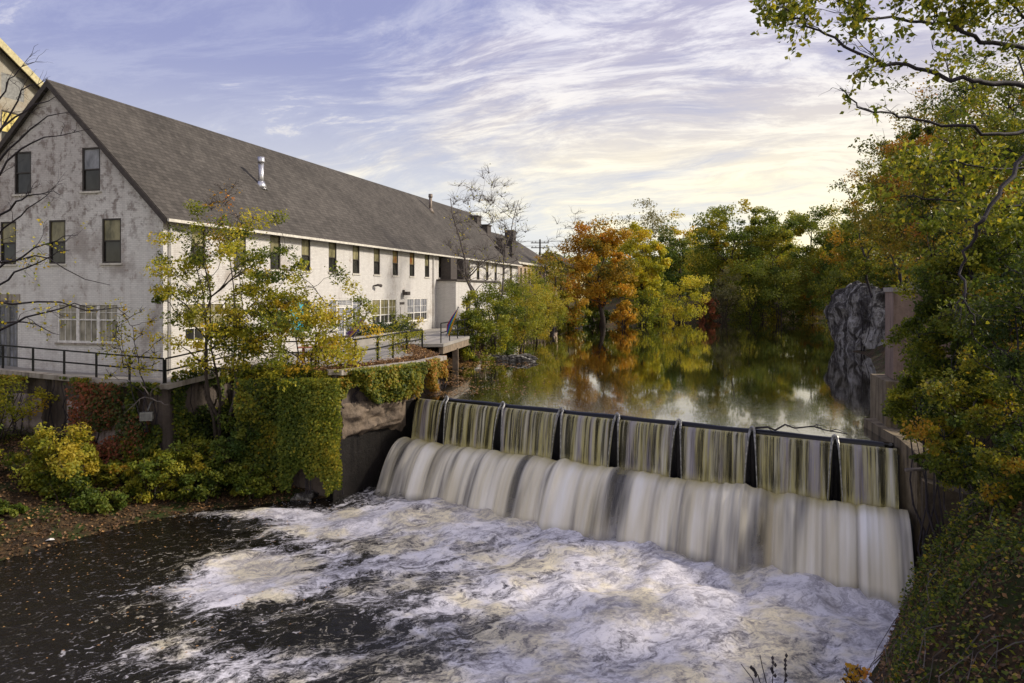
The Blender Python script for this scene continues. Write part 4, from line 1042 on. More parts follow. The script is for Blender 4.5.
# ------------------------------------------------------------------ VEGETATION
# --- far shore trees: (kind, px, base depth, top py, half width px, label, material, leaves, leafsize, hue)
far = [
 ('bare_tree', 578, 122, 212, 30, 'thin leafless grey crown rising behind the orange tree', None, 0, 0, 0),
 ('orange_tree', 602, 106, 221, 38, 'broad orange maple glowing at the far left bank', 'leaf_orange', 17000, .34, .40),
 ('yellow_tree', 645, 114, 224, 27, 'bright yellow green tree right behind the orange maple', 'leaf_yellow', 10000, .38, .5),
 ('pale_tree', 652, 158, 203, 25, 'tall pale thinly leaved tree standing above the yellow tree', 'leaf_pale', 5200, .38, .5),
 ('amber_tree', 683, 165, 212, 15, 'small amber crown peeking over the dark dome shaped tree', 'leaf_yellow', 3500, .45, .8),
 ('dome_tree', 677, 150, 224, 22, 'dark olive dome shaped tree under the small amber crown', 'leaf_dark', 9000, .42, .8),
 ('green_tree', 735, 138, 203, 47, 'wide spreading green tree at the middle of the far shore', 'leaf_green', 24000, .40, .60),
 ('green_tree', 812, 142, 203, 36, 'second large green tree on the far shore, toward the rock outcrop', 'leaf_green', 17000, .40, .68),
 ('olive_tree', 775, 158, 212, 26, 'olive crown filling the gap between the two big green trees', 'leaf_green', 8000, .42, .7),
 ('round_tree', 772, 133, 216, 30, 'rounded mid green tree joining the two large green trees', 'leaf_green', 14000, .38, .55),
 ('olive_tree', 842, 128, 214, 27, 'olive tree just left of the rock outcrop, behind the pond corner', 'leaf_yellowgreen', 12000, .36, .08),
 ('bronze_tree', 866, 112, 215, 34, 'bronze green tree above the grey rock outcrop', 'leaf_mixed', 13000, .34, .65),
 ('backdrop_tree', 905, 100, 180, 38, 'dark tree filling the slope right of the rock outcrop', 'leaf_mixed', 13000, .34, .5),
 ('backdrop_tree', 620, 175, 232, 34, 'dim green tree far behind the orange maple', 'leaf_green', 6000, .5, .6),
 ('backdrop_tree', 715, 180, 232, 34, 'dim green tree seen low through the gap left of the wide green tree', 'leaf_dark', 6000, .5, .6),
 ('backdrop_tree', 845, 170, 226, 36, 'dim dark tree far behind the bronze green tree', 'leaf_dark', 7000, .5, .6),
]
for i, (nm, px, Y, top, hw, lb, mt, nl, ls, hue) in enumerate(far):
    x = (px-HX)/F*Y; gz = max(tz(x, Y), ZP+.1); topz = (HY-top)/F*Y; w = hw/F*Y; H = topz-gz
    if mt is None:
        make_tree(nm, lb, 'tree', (x, Y, gz), H, (0, 0, H*.62), (w, w*.8, H*.38), 55, 0, .3, 'leaf_pale', 40+i, 'barkgrey', .35, .3, None, .5, .2, 8, 1, 4, .3, .8, 'crown', True)
    else:
        low = .48 if i not in (1, 2) else .50; rzz = H*(1-low)
        cfac = .5
        make_tree(nm, lb, 'tree', (x, Y, gz), H, (0, 0, H*.55), (w*.93, w*.85, H*.44), 46 if nl > 9000 else 26, nl, ls, mt, 40+i, 'bark', .4, .32, None, hue, .22, 7, 1, 2, .35, .7)
# far shore shrubs
fs = [(595, 108, 296, 16, 'leaf_dark', .8, 'dark green shrub at the foot of the orange maple'),
      (640, 108, 288, 20, 'leaf_yellowgreen', .3, 'yellow green shrub between orange maple and yellow shrub'),
      (680, 118, 272, 26, 'leaf_yellow', .45, 'golden shrub at the water left of the red shrub'),
      (705, 126, 298, 12, 'leaf_red', .55, 'small red shrub low on the far shore'),
      (722, 127, 272, 18, 'leaf_pale', .3, 'dull brown green shrub right of the golden shrub'),
      (748, 128, 262, 22, 'leaf_green', .45, 'drooping light green shrub below the wide green tree'),
      (780, 128, 250, 30, 'leaf_dark', .85, 'large rounded deep green shrub below the second green tree'),
      (812, 130, 262, 20, 'leaf_rust', .5, 'rusty brown shrub right of the large rounded shrub'),
      (830, 126, 268, 26, 'leaf_dark', .7, 'dark shrub at the pond corner left of the rock outcrop'),
      (855, 108, 262, 30, 'leaf_mixed', .55, 'mixed brown and green shrub directly above the rock outcrop'),
      (625, 104, 302, 12, 'leaf_orange', .3, 'low orange shrub touching the water under the orange maple'),
      (660, 112, 300, 18, 'leaf_green', .7, 'low green shrub at the water below the golden shrub'),
      (760, 131, 292, 24, 'leaf_green', .6, 'low green shrub at the water in the middle of the far shore'),
      (800, 131, 294, 22, 'leaf_mixed', .5, 'low mottled shrub at the water right of the middle'),
      (570, 100, 285, 16, 'leaf_mixed', .7, 'mottled shrub at the water left of the orange maple')]
for i, (px, Y, top, hw, mt, hue, lb) in enumerate(fs):
    x = (px-HX)/F*Y; gz = max(tz(x, Y), ZP)-.2; topz = (HY-top)/F*Y; w = hw/F*Y; H = topz-gz
    make_tree('shrub', lb, 'shrub', (x, Y, gz), H, (0, 0, H*.48), (w, w*.8, H*.52), 22, int(2200+w*H*70), .30, mt, 90+i, 'bark', .12, .34, 'shrubs along the far shore', hue, .2, 5, 3, 2, .3, .8, 'foliage')
rng = np.random.default_rng(500); wp = []; wt = []; wn = []
for k in range(150):
    x = rng.uniform(-20, 120); y = rng.uniform(165, 215); z0 = tz(x, y); h = rng.uniform(7, 11); r = rng.uniform(3.5, 6)
    n_ = 420; v = rng.normal(size=(n_, 3)); v /= np.linalg.norm(v, axis=1, keepdims=True)
    q = v*(rng.random(n_)**.3)[:, None]*np.array([r, r, h*.55]); q[:, 2] += h*.5+z0; q[:, 0] += x; q[:, 1] += y
    wp.append(q+rng.normal(size=q.shape)*.4); wt.append(np.full(n_, rng.uniform(.1, .9))+.15*rng.normal(size=n_)); wn.append(v+np.array([0, 0, .6]))
o = leaves('distant_wood', np.concatenate(wp), .75, np.concatenate(wt), M['leaf_green'], rng, None, normal=np.concatenate(wn)); tag(o, 'dim wooded hillside closing the view behind the far shore trees', 'wood', None, 'stuff')
# trunks by the brick building
for i, (px, Y, top) in enumerate([(546, 92, 250), (553, 96, 246), (561, 100, 252)]):
    x = (px-HX)/F*Y; gz = tz(x, Y); H = (HY-top)/F*Y-gz
    make_tree('slender_tree', ['slender dark trunked tree nearest the brick building', 'slender bare tree in front of the yellow wall', 'slender tree just left of the orange maple'][i], 'tree', (x, Y, gz), H, (0, 0, H*.7), (1.6, 1.6, H*.3), 14, 900, .3, 'leaf_rust', 130+i, 'barkdark', .26, .3, None, .4, .2, 4, 1, 3)

# --- middle left bank: bare tree and shrub mass
x, Y = P(489, 300, 58).x, 58
make_tree('bare_tree', 'tall nearly leafless tree standing in front of the annex and brick building', 'tree', (x, Y, -4.1), 13, (-.4, 0, 8.6), (3.3, 2.8, 5.2), 90, 420, .14, 'leaf_yellowgreen', 151, 'barkgrey', .16, .3, None, .5, .25, 12, 2, 6, .3, .9, 'crown', True)
mid = [(470, 52, 300, 14, 'leaf_yellowgreen', .25, 'yellow green shrub below the annex flag'),
       (495, 54, 292, 20, 'leaf_yellowgreen', .2, 'large yellow green shrub at the foot of the bare tree'),
       (520, 60, 288, 20, 'leaf_green', .65, 'leaning green shrub over the pond right of the bare tree'),
       (538, 72, 292, 18, 'leaf_green', .75, 'olive shrub overhanging the pond before the brick building'),
       (508, 66, 278, 18, 'leaf_yellowgreen', .35, 'pale yellow shrub behind the bare tree'),
       (532, 84, 280, 16, 'leaf_yellowgreen', .3, 'thin yellow shrub hiding the base of the brick building'),
       (552, 90, 296, 14, 'leaf_green', .7, 'far green shrub by the slender trunks')]
for i, (px, Y, top, hw, mt, hue, lb) in enumerate(mid):
    x = (px-HX)/F*Y; gz = tz(x, Y)-.1; gz = max(gz, ZP-.2); topz = (HY-top+11)/F*Y; w = hw/F*Y*1.1; H = topz-gz
    make_tree('shrub', lb, 'shrub', (x, Y, gz), H, (0, 0, H*.5), (w, w, H*.5), 34, 7500, .14, mt, 170+i, 'bark', .08, .3, 'shrubs on the left pond bank', hue, .2, 5, 3, 3, .3, .8, 'foliage')
make_tree('shrub', 'dark leafless shrub beside the terrace railing end', 'shrub', (-6.2, 43.0, -3.1), 2.0, (0, 0, 1.0), (1.1, 1.0, .9), 20, 1600, .09, 'leaf_yellowgreen', 190, 'barkdark', .04, .3, None, .3, .2, 5, 3, 4, .3, .8, 'foliage')

# --- left foreground autumn trees
make_tree('autumn_tree', 'yellow green autumn tree rising from the wall in front of the mill corner', 'tree', (-12.1, 31.6, -6.4), 10, (.1, 0, 6.2), (3.2, 2.0, 3.8), 84, 15500, .125, 'leaf_yellowgreen', 203, 'bark', .11, .2, None, .38, .24, 8, 3, 4, .25, .7)
make_tree('autumn_tree', 'golden orange autumn tree leaning right over the terrace railing', 'tree', (-9.6, 31.5, -6.0), 8, (.55, 0, 4.1), (3.1, 1.8, 2.7), 76, 13500, .12, 'leaf_yellowgreen', 214, 'bark', .10, .2, None, .55, .24, 8, 3, 4, .25, .7)
make_tree('sapling', 'thin sparse sapling at the railing corner under the gable', 'tree', (-14.7, 30.5, -5.4), 5, (-.6, 0, 3.2), (1.2, .9, 1.5), 22, 650, .12, 'leaf_yellowgreen', 217, 'barkdark', .05, .25, None, .6, .25, 6, 2, 3, .3, .9)
make_tree('sapling', 'upright thin twiggy sapling poking above the eave behind the yellow tree', 'tree', (-12.0, 32.3, -5.0), 9, (-.1, 0, 7.9), (.9, .9, 1.7), 16, 200, .12, 'leaf_orange', 219, 'barkgrey', .06, .25, None, .5, .25, 5, 2, 5, .3, .9, 'crown', True)
# left edge bare tree with long arching limbs
rng = np.random.default_rng(5)
lt = empty('bare_tree', (-22.8, 28.5, -7.2), 0, label='mostly bare tree at the left edge spreading thin branches across the gable', cat='tree')
mb = MB(); lp = []; lt0 = np.array([-22.8, 28.5, -7.2])
trk = np.array([[-22.8, 28.5, -7.4], [-22.6, 28.5, -5], [-22.2, 28.3, -2.5], [-21.8, 28.2, 0], [-21.4, 28.2, 3], [-21.2, 28.3, 6]])-lt0
mb.tube(trk, [.24, .2, .17, .13, .09, .05], 8)
ends = [((0, 160), (70, 112)), ((0, 175), (92, 128)), ((0, 215), (60, 195)), ((0, 262), (78, 235)), ((-5, 240), (56, 185)), ((-10, 300), (130, 318)), ((0, 330), (100, 305)), ((-10, 120), (35, 62)), ((-5, 140), (48, 78)), ((-10, 275), (110, 285)), ((-5, 135), (58, 95)), ((-10, 290), (70, 250)), ((-10, 320), (60, 335))]
def sub(mb, pts, r, depth, rng, outp, ll, sc_=1.0):
    n = len(pts)
    for k in range(int(3+depth*2)):
        i = rng.integers(max(1, n//4), n); p = pts[i-1]
        d = pts[min(i, n-1)]-pts[i-1]; d = d/(np.linalg.norm(d)+1e-9)
        v = d+rng.normal(size=3)*.55; v /= np.linalg.norm(v)
        l = ll*(.5+.6*rng.random()); q = curve_pts(p, p+v*l, 5, .05, rng, .3)
        rr = r*.55; mb.tube(q, [rr, rr*.85, rr*.7, rr*.5, rr*.3], 4, 0, False)
        if depth > 0: sub(mb, q, rr, depth-1, rng, outp, ll*.6, sc_)
        else: outp.extend([q[3], q[4], q[2]])
for k, (a, b) in enumerate(ends):
    dpt = 28.2+rng.normal()*.8; A_ = np.array(P(*a, dpt))-lt0; B_ = np.array(P(*b, dpt-.4+rng.normal()*.5))-lt0
    s0 = trk[min(range(1, 6), key=lambda i: abs(trk[i][2]+.8-A_[2]))]
    pts = np.concatenate([curve_pts(s0, A_, 4, .05, rng, .1)[:-1], curve_pts(A_, B_, 8, .07, rng, .25)])
    mb.tube(pts, np.linspace(.06, .010, len(pts)), 5, 0, False); sub(mb, pts, .022, 1, rng, lp, 1.1)
mb.build('trunk', M['barkdark'], lt, True)
lp = np.array(lp); lp = lp[lp[:, 2]+lt0[2] < 3.0]; sel = lp[rng.random(len(lp)) < .75]; sel = np.repeat(sel, 2, 0)+rng.normal(size=(len(sel)*2, 3))*.08
leaves('crown', sel, .12, .6+.25*rng.normal(size=len(sel)), M['leaf_yellowgreen'], rng, lt)

# --- left bank shrubs
lb_ = [(-20.5, 27.5, -4.3, 2.2, 'leaf_yellowgreen', .12, 'big yellow green shrub at the left edge on the river bank'),
       (-17.0, 28.2, -5.2, 1.7, 'leaf_green', .7, 'green shrub on the bank left of the pale wall patch'),
       (-18.5, 25.4, -7.2, 1.2, 'leaf_yellowgreen', .08, 'low bright green shrub at the lower left shore'),
       (-13.9, 29.2, -6.3, 1.0, 'leaf_green', .62, 'small green shrub with big leaves right at the shore under the floodlight'),
       (-12.6, 30.2, -5.7, 1.0, 'leaf_green', .7, 'leafy green bush hugging the wall next to the ivy buttress'),
       (-11.3, 30.7, -5.2, 1.2, 'leaf_dark', .7, 'dark bluish green bush under the yellow tree'),
       (-19.2, 26.0, -6.6, 1.2, 'leaf_yellowgreen', .15, 'yellow green bush in front of the bank, just above the leafy shore'),
       (-16.2, 27.6, -6.5, 1.0, 'leaf_mixed', .35, 'dark mottled bush near the white litter scrap'),
       (-23.5, 23.0, -5.6, 1.8, 'leaf_green', .5, 'tall green bush cut by the left picture edge'),
       (-17.6, 25.9, -7.4, .9, 'leaf_green', .3, 'low green bush on the leafy shore beside the white litter scrap'),
       (-15.0, 27.6, -7.3, .9, 'leaf_dark', .8, 'small dark bush at the waterline below the red creeper'),
       (-12.2, 29.6, -6.9, 1.0, 'leaf_mixed', .3, 'low trailing bush at the waterline left of the buttress'),
       (-10.3, 30.3, -7.0, .9, 'leaf_green', .45, 'small green bush at the foot of the buttress'),
       (-15.6, 29.6, -6.6, .9, 'leaf_mixed', .5, 'mottled low bush under the red orange creeper'),
       (-21.5, 24.5, -6.6, 1.6, 'leaf_green', .7, 'dark leafy bush at the left edge near the waterline')]
for i, (x, y, topz, w, mt, hue, lb) in enumerate(lb_):
    gz = tz(x, y)-.1; H = topz-gz
    make_tree('shrub', lb, 'shrub', (x, y, gz), H, (0, 0, H*.5), (w, w*.7, H*.5), 26, int(4500*w), .12, mt, 230+i, 'bark', .05, .3, 'shrubs on the left river bank', hue, .2, 5, 3, 3, .3, .8, 'foliage')
make_tree('shrub', 'yellow leaved shrub against the railing at the far left', 'shrub', (-21.4, 31.6, -5.9), 2.4, (0, 0, 1.4), (1.9, .8, 1.0), 20, 2600, .12, 'leaf_yellowgreen', 245, 'bark', .05, .3, None, .45, .2, 5, 3, 3, .3, .8, 'foliage')

# --- ivy on walls
def ivy(label, a, b, ztop, zbot, n, mt, hue, seed, out=.15, size=.13, thr=-.1, hang=0.3, name='ivy', dens=.5, group='ivy and creeper on the walls'):
    rng = np.random.default_rng(seed)
    a = np.array(a, float); b = np.array(b, float); d = b-a; L_ = np.linalg.norm(d); nn = np.array([d[1], -d[0]])/L_
    u = rng.random(n*3); v = rng.random(n*3)
    X = u*L_; Z = v*(ztop-zbot)
    f = fbm(X+seed*7, Z, .55, seed, 4)
    bot = hang*np.abs(fbm(X+seed, X*0, 1.1, seed+3, 3))*2
    keep = (f > thr) & (v > bot) & (u > .02+.05*f) & (u < .98-.05*f)
    X, Z, f = X[keep][:n], Z[keep][:n], f[keep][:n]; k = len(X)
    o = out*(.2+.8*rng.random(k))*(.55+2.4*np.clip(f+.25, 0, 1.2))
    xy = a+(d/L_)*X[:, None]+nn*o[:, None]
    pos = np.column_stack([xy, zbot+Z])
    root = empty(name, (float(a[0]), float(a[1]), zbot), 0, label=label, cat='climbing plant', group=group)
    pos -= np.array([a[0], a[1], zbot])
    t = hue-.06+.5*fbm(X+seed*3, Z, .8, seed+9, 4)+.17*rng.normal(size=k)
    leaves('foliage', pos, size, t, M[mt], rng, root, aspect=.8, normal=np.array([nn[0], nn[1], .5])*1.3, spread=.6)
    mb = MB()
    for q in range(int(L_*2.2)):
        x0 = rng.random()*L_; pts = []
        for j in range(8):
            t_ = j/7; x_ = x0+.5*math.sin(t_*3+q)*rng.random(); pts.append(((d/L_*x_+nn*.05)[0], (d/L_*x_+nn*.05)[1], (ztop-zbot)*t_))
        mb.tube(pts, np.linspace(.03, .012, 8), 4, 0, False)
    mb.build('stem', M['barkdark'], root)
    return root
ivy('mixed red and green creeper over the wall left of the pale patch', (-23.5, 33.55), (-17.4, 31.72), -3.6, -6.6, 5200, 'leaf_mixed', .62, 301, .28, .12, .02)
ivy('red orange creeper draped over the wall below the gable railing', (-18.4, 32.02), (-14.5, 30.9), -3.75, -7.6, 5200, 'leaf_red', .42, 302, .40, .12, .04)
ivy('green creeper with orange tips hanging at the railing corner', (-15.6, 31.2), (-14.2, 30.85), -3.7, -8.2, 4200, 'leaf_mixed', .5, 303, .45, .12, -.2)
ivy('dark ivy sheet in the recess behind the yellow tree', (-14.15, 31.2), (-12.25, 34.8), -3.3, -8.2, 5200, 'leaf_mixed', .35, 304, .3, .12, -.25)
ivy('yellowing creeper over the front of the buttress, left side', (-11.2, 31.05), (-9.0, 31.05), -3.5, -8.2, 5200, 'leaf_mixed', .45, 305, .45, .12, -.3)
ivy('dense bright green ivy curtain on the right face of the buttress', (-9.4, 30.75), (-6.75, 30.5), -3.45, -8.15, 13500, 'leaf_green', .55, 306, .32, .10, -.6, .25)
ivy('orange brown creeper along the wall top between buttress and waterfall', (-7.25, 30.45), (-4.2, 34.6), -3.15, -4.75, 9500, 'leaf_mixed', .56, 307, .45, .11, -.28, .5)
ivy('russet creeper on the terrace corner above the left end of the waterfall', (-4.2, 34.7), (-3.3, 36.9), -3.1, -4.7, 2600, 'leaf_rust', .6, 308, .3, .11, -.3, .3)
make_tree('shrub', 'leafy yellow green tangle spilling over the top of the buttress', 'shrub', (-9.3, 31.2, -4.0), 1, (0, 0, .35), (2.0, .7, .6), 22, 3600, .12, 'leaf_yellowgreen', 262, 'bark', .03, .3, None, .3, .22, 5, 3, 3, .3, .8, 'foliage')
# vines on the terrace railing
rng = np.random.default_rng(77); vp = []
for (x, y) in ((-6.3, 35.5), (-5.95, 37.2), (-5.75, 38.2), (-5.5, 39.2)):
    k = 200; z = rng.random(k)*1.15; vp.append(np.column_stack([x+rng.normal(size=k)*.09, y+rng.normal(size=k)*.09, -3.15+z]))
for a, b in (((-6.3, 35.5), (-5.45, 39.2)), ((-5.45, 39.2), (-4.9, 41.3))):
    k = 330; t = rng.random(k); vp.append(np.column_stack([a[0]+(b[0]-a[0])*t+rng.normal(size=k)*.06, a[1]+(b[1]-a[1])*t+rng.normal(size=k)*.06, -2.1-np.abs(rng.normal(size=k))*.14]))
vp = np.concatenate(vp); vr = empty('vine', (-6.3, 35.5, -3.15), 0, label='green vine wound round the posts of the terrace railing', cat='climbing plant')
leaves('foliage', vp-np.array([-6.3, 35.5, -3.15]), .085, .35+.25*rng.normal(size=len(vp)), M['leaf_yellowgreen'], rng, vr)

# --- right side
# overhanging near tree: explicit limbs
nt0 = np.array([14.6, 14.2, -3.0]); near = empty('overhanging_tree', tuple(nt0), 0, label='near tree at the right edge reaching long dark limbs across the sky', cat='tree')
rng = np.random.default_rng(12)
mb = MB(); tp = []
trk = np.array([[14.6, 14.2, -3.4], [14.5, 14.2, -1.0], [14.2, 14.1, 1.5], [13.9, 14.1, 4.0], [13.5, 14.0, 7.0], [13.2, 14.0, 10.0]])-nt0
mb.tube(trk, [.34, .27, .23, .19, .13, .06], 9)
limbs = [([(1110, 80), (1024, 48), (985, 41), (956, 28), (932, 21), (897, 20), (868, 18), (842, 0), (820, -14)], 14.0, .085, 1.0),
         ([(1120, 100), (1024, 85), (985, 83), (970, 78), (938, 77), (906, 66), (877, 61), (847, 48), (818, 32), (795, 18), (780, 11)], 13.2, .09, 1.2),
         ([(1110, 120), (1024, 128), (1003, 135), (962, 126), (935, 124), (906, 116), (877, 111), (853, 104), (840, 88)], 14.6, .075, .12),
         ([(1120, 60), (1022, 160), (1000, 195), (980, 220), (966, 245), (961, 270), (965, 299), (975, 325)], 12.0, .075, .05),
         ([(1090, 20), (1024, 20), (1000, -20), (985, -60)], 13.5, .07, 1),
         ([(1100, -20), (1010, -5), (950, -15), (900, -30)], 13.6, .07, 1),
         ([(1120, 190), (1040, 205), (980, 208), (930, 196), (890, 200)], 15.0, .05, .8),
         ([(1120, 150), (1035, 165), (990, 170), (950, 160), (915, 170), (880, 165)], 15.5, .05, .8)]
for pl, dp, r0, lf in limbs:
    pts = [np.array(P(px, py, dp+.25*math.sin(i*1.7)+(.5 if i == 0 else 0)))-nt0 for i, (px, py) in enumerate(pl)]
    s0 = trk[min(range(1, 6), key=lambda i: abs(trk[i][2]+1.0-pts[0][2]))]
    pts = np.array([s0]+pts)
    # resample smoothly
    t = np.linspace(0, len(pts)-1, len(pts)*3); pp_ = np.stack([np.interp(t, np.arange(len(pts)), pts[:, k]) for k in range(3)], 1)
    pp_[1:-1] += rng.normal(size=pp_[1:-1].shape)*.03; r0 *= .62
    mb.tube(pp_, np.linspace(r0, .012, len(pp_)), 7, 0, False)
    tips = []; sub(mb, pp_[len(pp_)//4:], r0*.35, 2 if lf > .5 else 1, rng, tips, 1.0 if lf > .5 else .5)
    sub(mb, pp_[len(pp_)*2//3:], r0*.25, 1, rng, tips, .5)
    tips = np.array(tips); tp.append(tips[rng.random(len(tips)) < lf])
mb.build('trunk', M['barkdark'], near, True)
tp = np.concatenate(tp); tp = np.repeat(tp, 3, 0); tp = tp+rng.normal(size=tp.shape)*.07
leaves('crown', tp, .115, .30+.2*rng.normal(size=len(tp)), M['leaf_yellowgreen'], rng, near, aspect=.6, updir=np.array([-.3, 0, -.3]))

rt = [ # px, depth, top py, half width px, half height px scale, leaves, size, mat, hue, label, crown centre py, hh px
 (985, 24, 92, 95, 90, 15000, .12, 'leaf_mixed', .45, 'green and bronze tree filling the right edge above the pier', 185),
 (940, 34, 115, 75, 85, 15000, .14, 'leaf_rust', .45, 'rusty orange tree behind the pier', 205),
 (1010, 30, 20, 70, 85, 6500, .14, 'leaf_yellowgreen', .25, 'tall thin leaved tree behind the dark limbs at the upper right', 110),
 (930, 46, 60, 40, 60, 4200, .15, 'leaf_rust', .35, 'tall sparse brown leaved tree against the sky left of the dark limbs', 130),
 (885, 60, 140, 42, 62, 6500, .19, 'leaf_mixed', .62, 'sparse airy tree above the rock outcrop, sky showing through', 205),
 (905, 40, 95, 34, 62, 9000, .14, 'leaf_mixed', .5, 'dark crowned tree standing between the airy tree and the rusty tree', 190),
 (1000, 36, 20, 60, 90, 12000, .14, 'leaf_mixed', .55, 'tall olive tree far up the right slope behind the limbs', 130),
 (960, 27, 180, 60, 62, 12000, .11, 'leaf_rust', .3, 'bronze tree leaning out right behind the pier top', 235),
 (1010, 19, 190, 85, 75, 15000, .10, 'leaf_green', .4, 'deep green tree hanging over the river bank at the right edge', 270),
]
for i, (px, Y, top, hw, hh, nl, ls, mt, hue, lb, cy) in enumerate(rt):
    x = (px-HX)/F*Y; gz = tz(x, Y)-.2; w = hw/F*Y; cz = (HY-cy)/F*Y-gz; h2_ = hh/F*Y
    make_tree('bank_tree', lb, 'tree', (x+w*.15, Y, gz), 0, (-w*.15, 0, cz), (w, w*.75, h2_), 60, nl, ls, mt, 330+i, 'barkdark', .05*ls/.1*2.2, .25, None, hue, .22, 9, 2, 3, .3, .7)
rs = [(893, 55, 276, 24, 16, 3800, .16, 'leaf_mixed', .45, 'bushy growth over the top right of the rock outcrop'),
      (862, 60, 268, 16, 9, 1800, .16, 'leaf_yellowgreen', .2, 'small yellowish bush on the crown of the rock outcrop'),
      (902, 27.5, 352, 12, 22, 1500, .11, 'leaf_yellowgreen', .2, 'thin yellow sprig hanging in front of the pier'),
      (940, 20.3, 345, 38, 55, 11000, .095, 'leaf_yellowgreen', .12, 'leafy shrub growing over the front of the pier'),
      (985, 18.5, 345, 60, 60, 12000, .09, 'leaf_mixed', .42, 'thick green shrub on the upper right bank'),
      (918, 20.6, 405, 30, 38, 7000, .09, 'leaf_yellowgreen', .22, 'yellow tinged shrub drooping beside the weir crest'),
      (980, 17.0, 425, 58, 48, 11000, .085, 'leaf_mixed', .52, 'mottled shrub above the wing wall on the right bank'),
      (1030, 14.5, 470, 50, 50, 7000, .075, 'leaf_mixed', .33, 'low shrub at the right edge of the bank'),
      (965, 19.5, 285, 60, 40, 8000, .09, 'leaf_mixed', .33, 'shrub with spreading twigs level with the pier top'),
      (955, 17.6, 462, 34, 26, 5000, .08, 'leaf_mixed', .4, 'low shrub trailing over the top of the wing wall'),
      (1030, 15.5, 330, 60, 80, 9000, .08, 'leaf_mixed', .25, 'dense shrub at the far right edge under the limbs')]
for i, (px, Y, cy, hw, hh, nl, ls, mt, hue, lb) in enumerate(rs):
    x = (px-HX)/F*Y; gz = tz(x, Y)-.1; w = hw/F*Y; cz = (HY-cy)/F*Y; h2_ = hh/F*Y; gz = min(gz, cz-h2_*.6)
    make_tree('shrub', lb, 'shrub', (x, Y, gz), 0, (0, 0, cz-gz), (w, w*.8, h2_), 40, nl, ls, mt, 350+i, 'barkdark', .05, .25, 'shrubs on the right bank', hue, .22, 6, 3, 3, .3, .8, 'foliage')

# --- bank cover: leaf litter and grass (stuff)
def scatter(name, label, cat, n, xr, yr, mt, size, hue, seed, cond, up=0, lift=.03, hv=.25, tall=0):
    rng = np.random.default_rng(seed); X = rng.uniform(*xr, n); Y = rng.uniform(*yr, n); Z = terr(X, Y); k = cond(X, Y, Z)
    X, Y, Z = X[k], Y[k], Z[k]; n = len(X)
    pos = np.column_stack([X, Y, Z+lift+rng.random(n)*size*.4*(1+up)+tall*rng.random(n)**2])
    if up: o = leaves(name, pos, size, hue+hv*rng.normal(size=n), M[mt], rng, None, aspect=.16, updir=np.array([0, 0, 1.6]))
    else: o = leaves(name, pos, size, hue+hv*rng.normal(size=n), M[mt], rng, None, aspect=.75, normal=np.array([0, 0, 1.0])*1.2, spread=.6)
    tag(o, label, cat, None, 'stuff')
scatter('fallen_leaves', 'brown fallen leaves covering the near right bank', 'leaf litter', 60000, (4, 20), (8, 26), 'leaf_litter', .075, .35, 1, lambda X, Y, Z: (Z > ZL+.1) & (poly_sd(X, Y, river) > 0) & (down(X, Y) > -1))
scatter('grass', 'green grass and moss tufts on the near right bank', 'grass', 60000, (4, 19), (8, 24), 'grass', .13, .4, 2, lambda X, Y, Z: (Z > ZL+.05) & (poly_sd(X, Y, river) > 0) & (fbm(X, Y, .6, 8, 3) > .05) & (down(X, Y) > 0), 1)
scatter('ground_ivy', 'small green ground plants creeping over the right bank', 'ground cover', 42000, (6, 20), (9, 25), 'leaf_mixed', .075, .35, 6, lambda X, Y, Z: (Z > ZL+.5) & (poly_sd(X, Y, river) > .5) & (fbm(X, Y, .5, 18, 4) > -.05) & (down(X, Y) > -1), 0, .05, .25, .45)
scatter('ground_ivy', 'knee high leafy weeds in clumps on the right bank', 'ground cover', 90000, (6, 20), (9, 25), 'leaf_mixed', .07, .32, 16, lambda X, Y, Z: (Z > ZL+.9) & (poly_sd(X, Y, river) > .6) & (fbm(X, Y, .7, 28, 4) > .12) & (down(X, Y) > -1), 0, .05, .25, .55)
scatter('fallen_leaves', 'brown fallen leaves along the left river shore below the wall', 'leaf litter', 30000, (-30, -8), (20, 34), 'leaf_litter', .10, .36, 3, lambda X, Y, Z: (Z > ZL-.05) & (poly_sd(X, Y, river) > -.1) & (Z < -4.5))
scatter('fallen_leaves', 'russet fallen leaves on the pond bank under the footbridge', 'leaf litter', 26000, (-7, 3), (36, 60), 'leaf_litter', .12, .3, 4, lambda X, Y, Z: (Z > ZP-.02) & (Z < -3.3))
rngt = np.random.default_rng(66); mbt = MB(); cnt = 0
while cnt < 520:
    x = rngt.uniform(5.5, 17); y = rngt.uniform(9, 22); z = tz(x, y)
    if z < ZL+.4: continue
    a_ = rngt.uniform(0, 6.28); l_ = rngt.uniform(.2, .9); dv = np.array([math.cos(a_)*l_, math.sin(a_)*l_, 0]); e_ = np.array([x, y, z])+dv; e_[2] = tz(e_[0], e_[1])+rngt.uniform(.03, .25)
    mbt.tube(curve_pts((x, y, z+.03), e_, 4, .05, rngt, .3), [.011, .009, .007, .003], 3, 0, False); cnt += 1
tag(mbt.build('dead_twigs', M['barkgrey']), 'thin pale dead twigs strewn over the near right bank', 'twigs', None, 'stuff')
scatter('ground_ivy', 'dark green creeping plants over the left river bank', 'ground cover', 70000, (-30, -8), (20, 34), 'leaf_mixed', .09, .28, 26, lambda X, Y, Z: (Z > ZL+.35) & (Z < -4.2) & (fbm(X, Y, .5, 38, 4) > -.08), 0, .05, .25, .45)
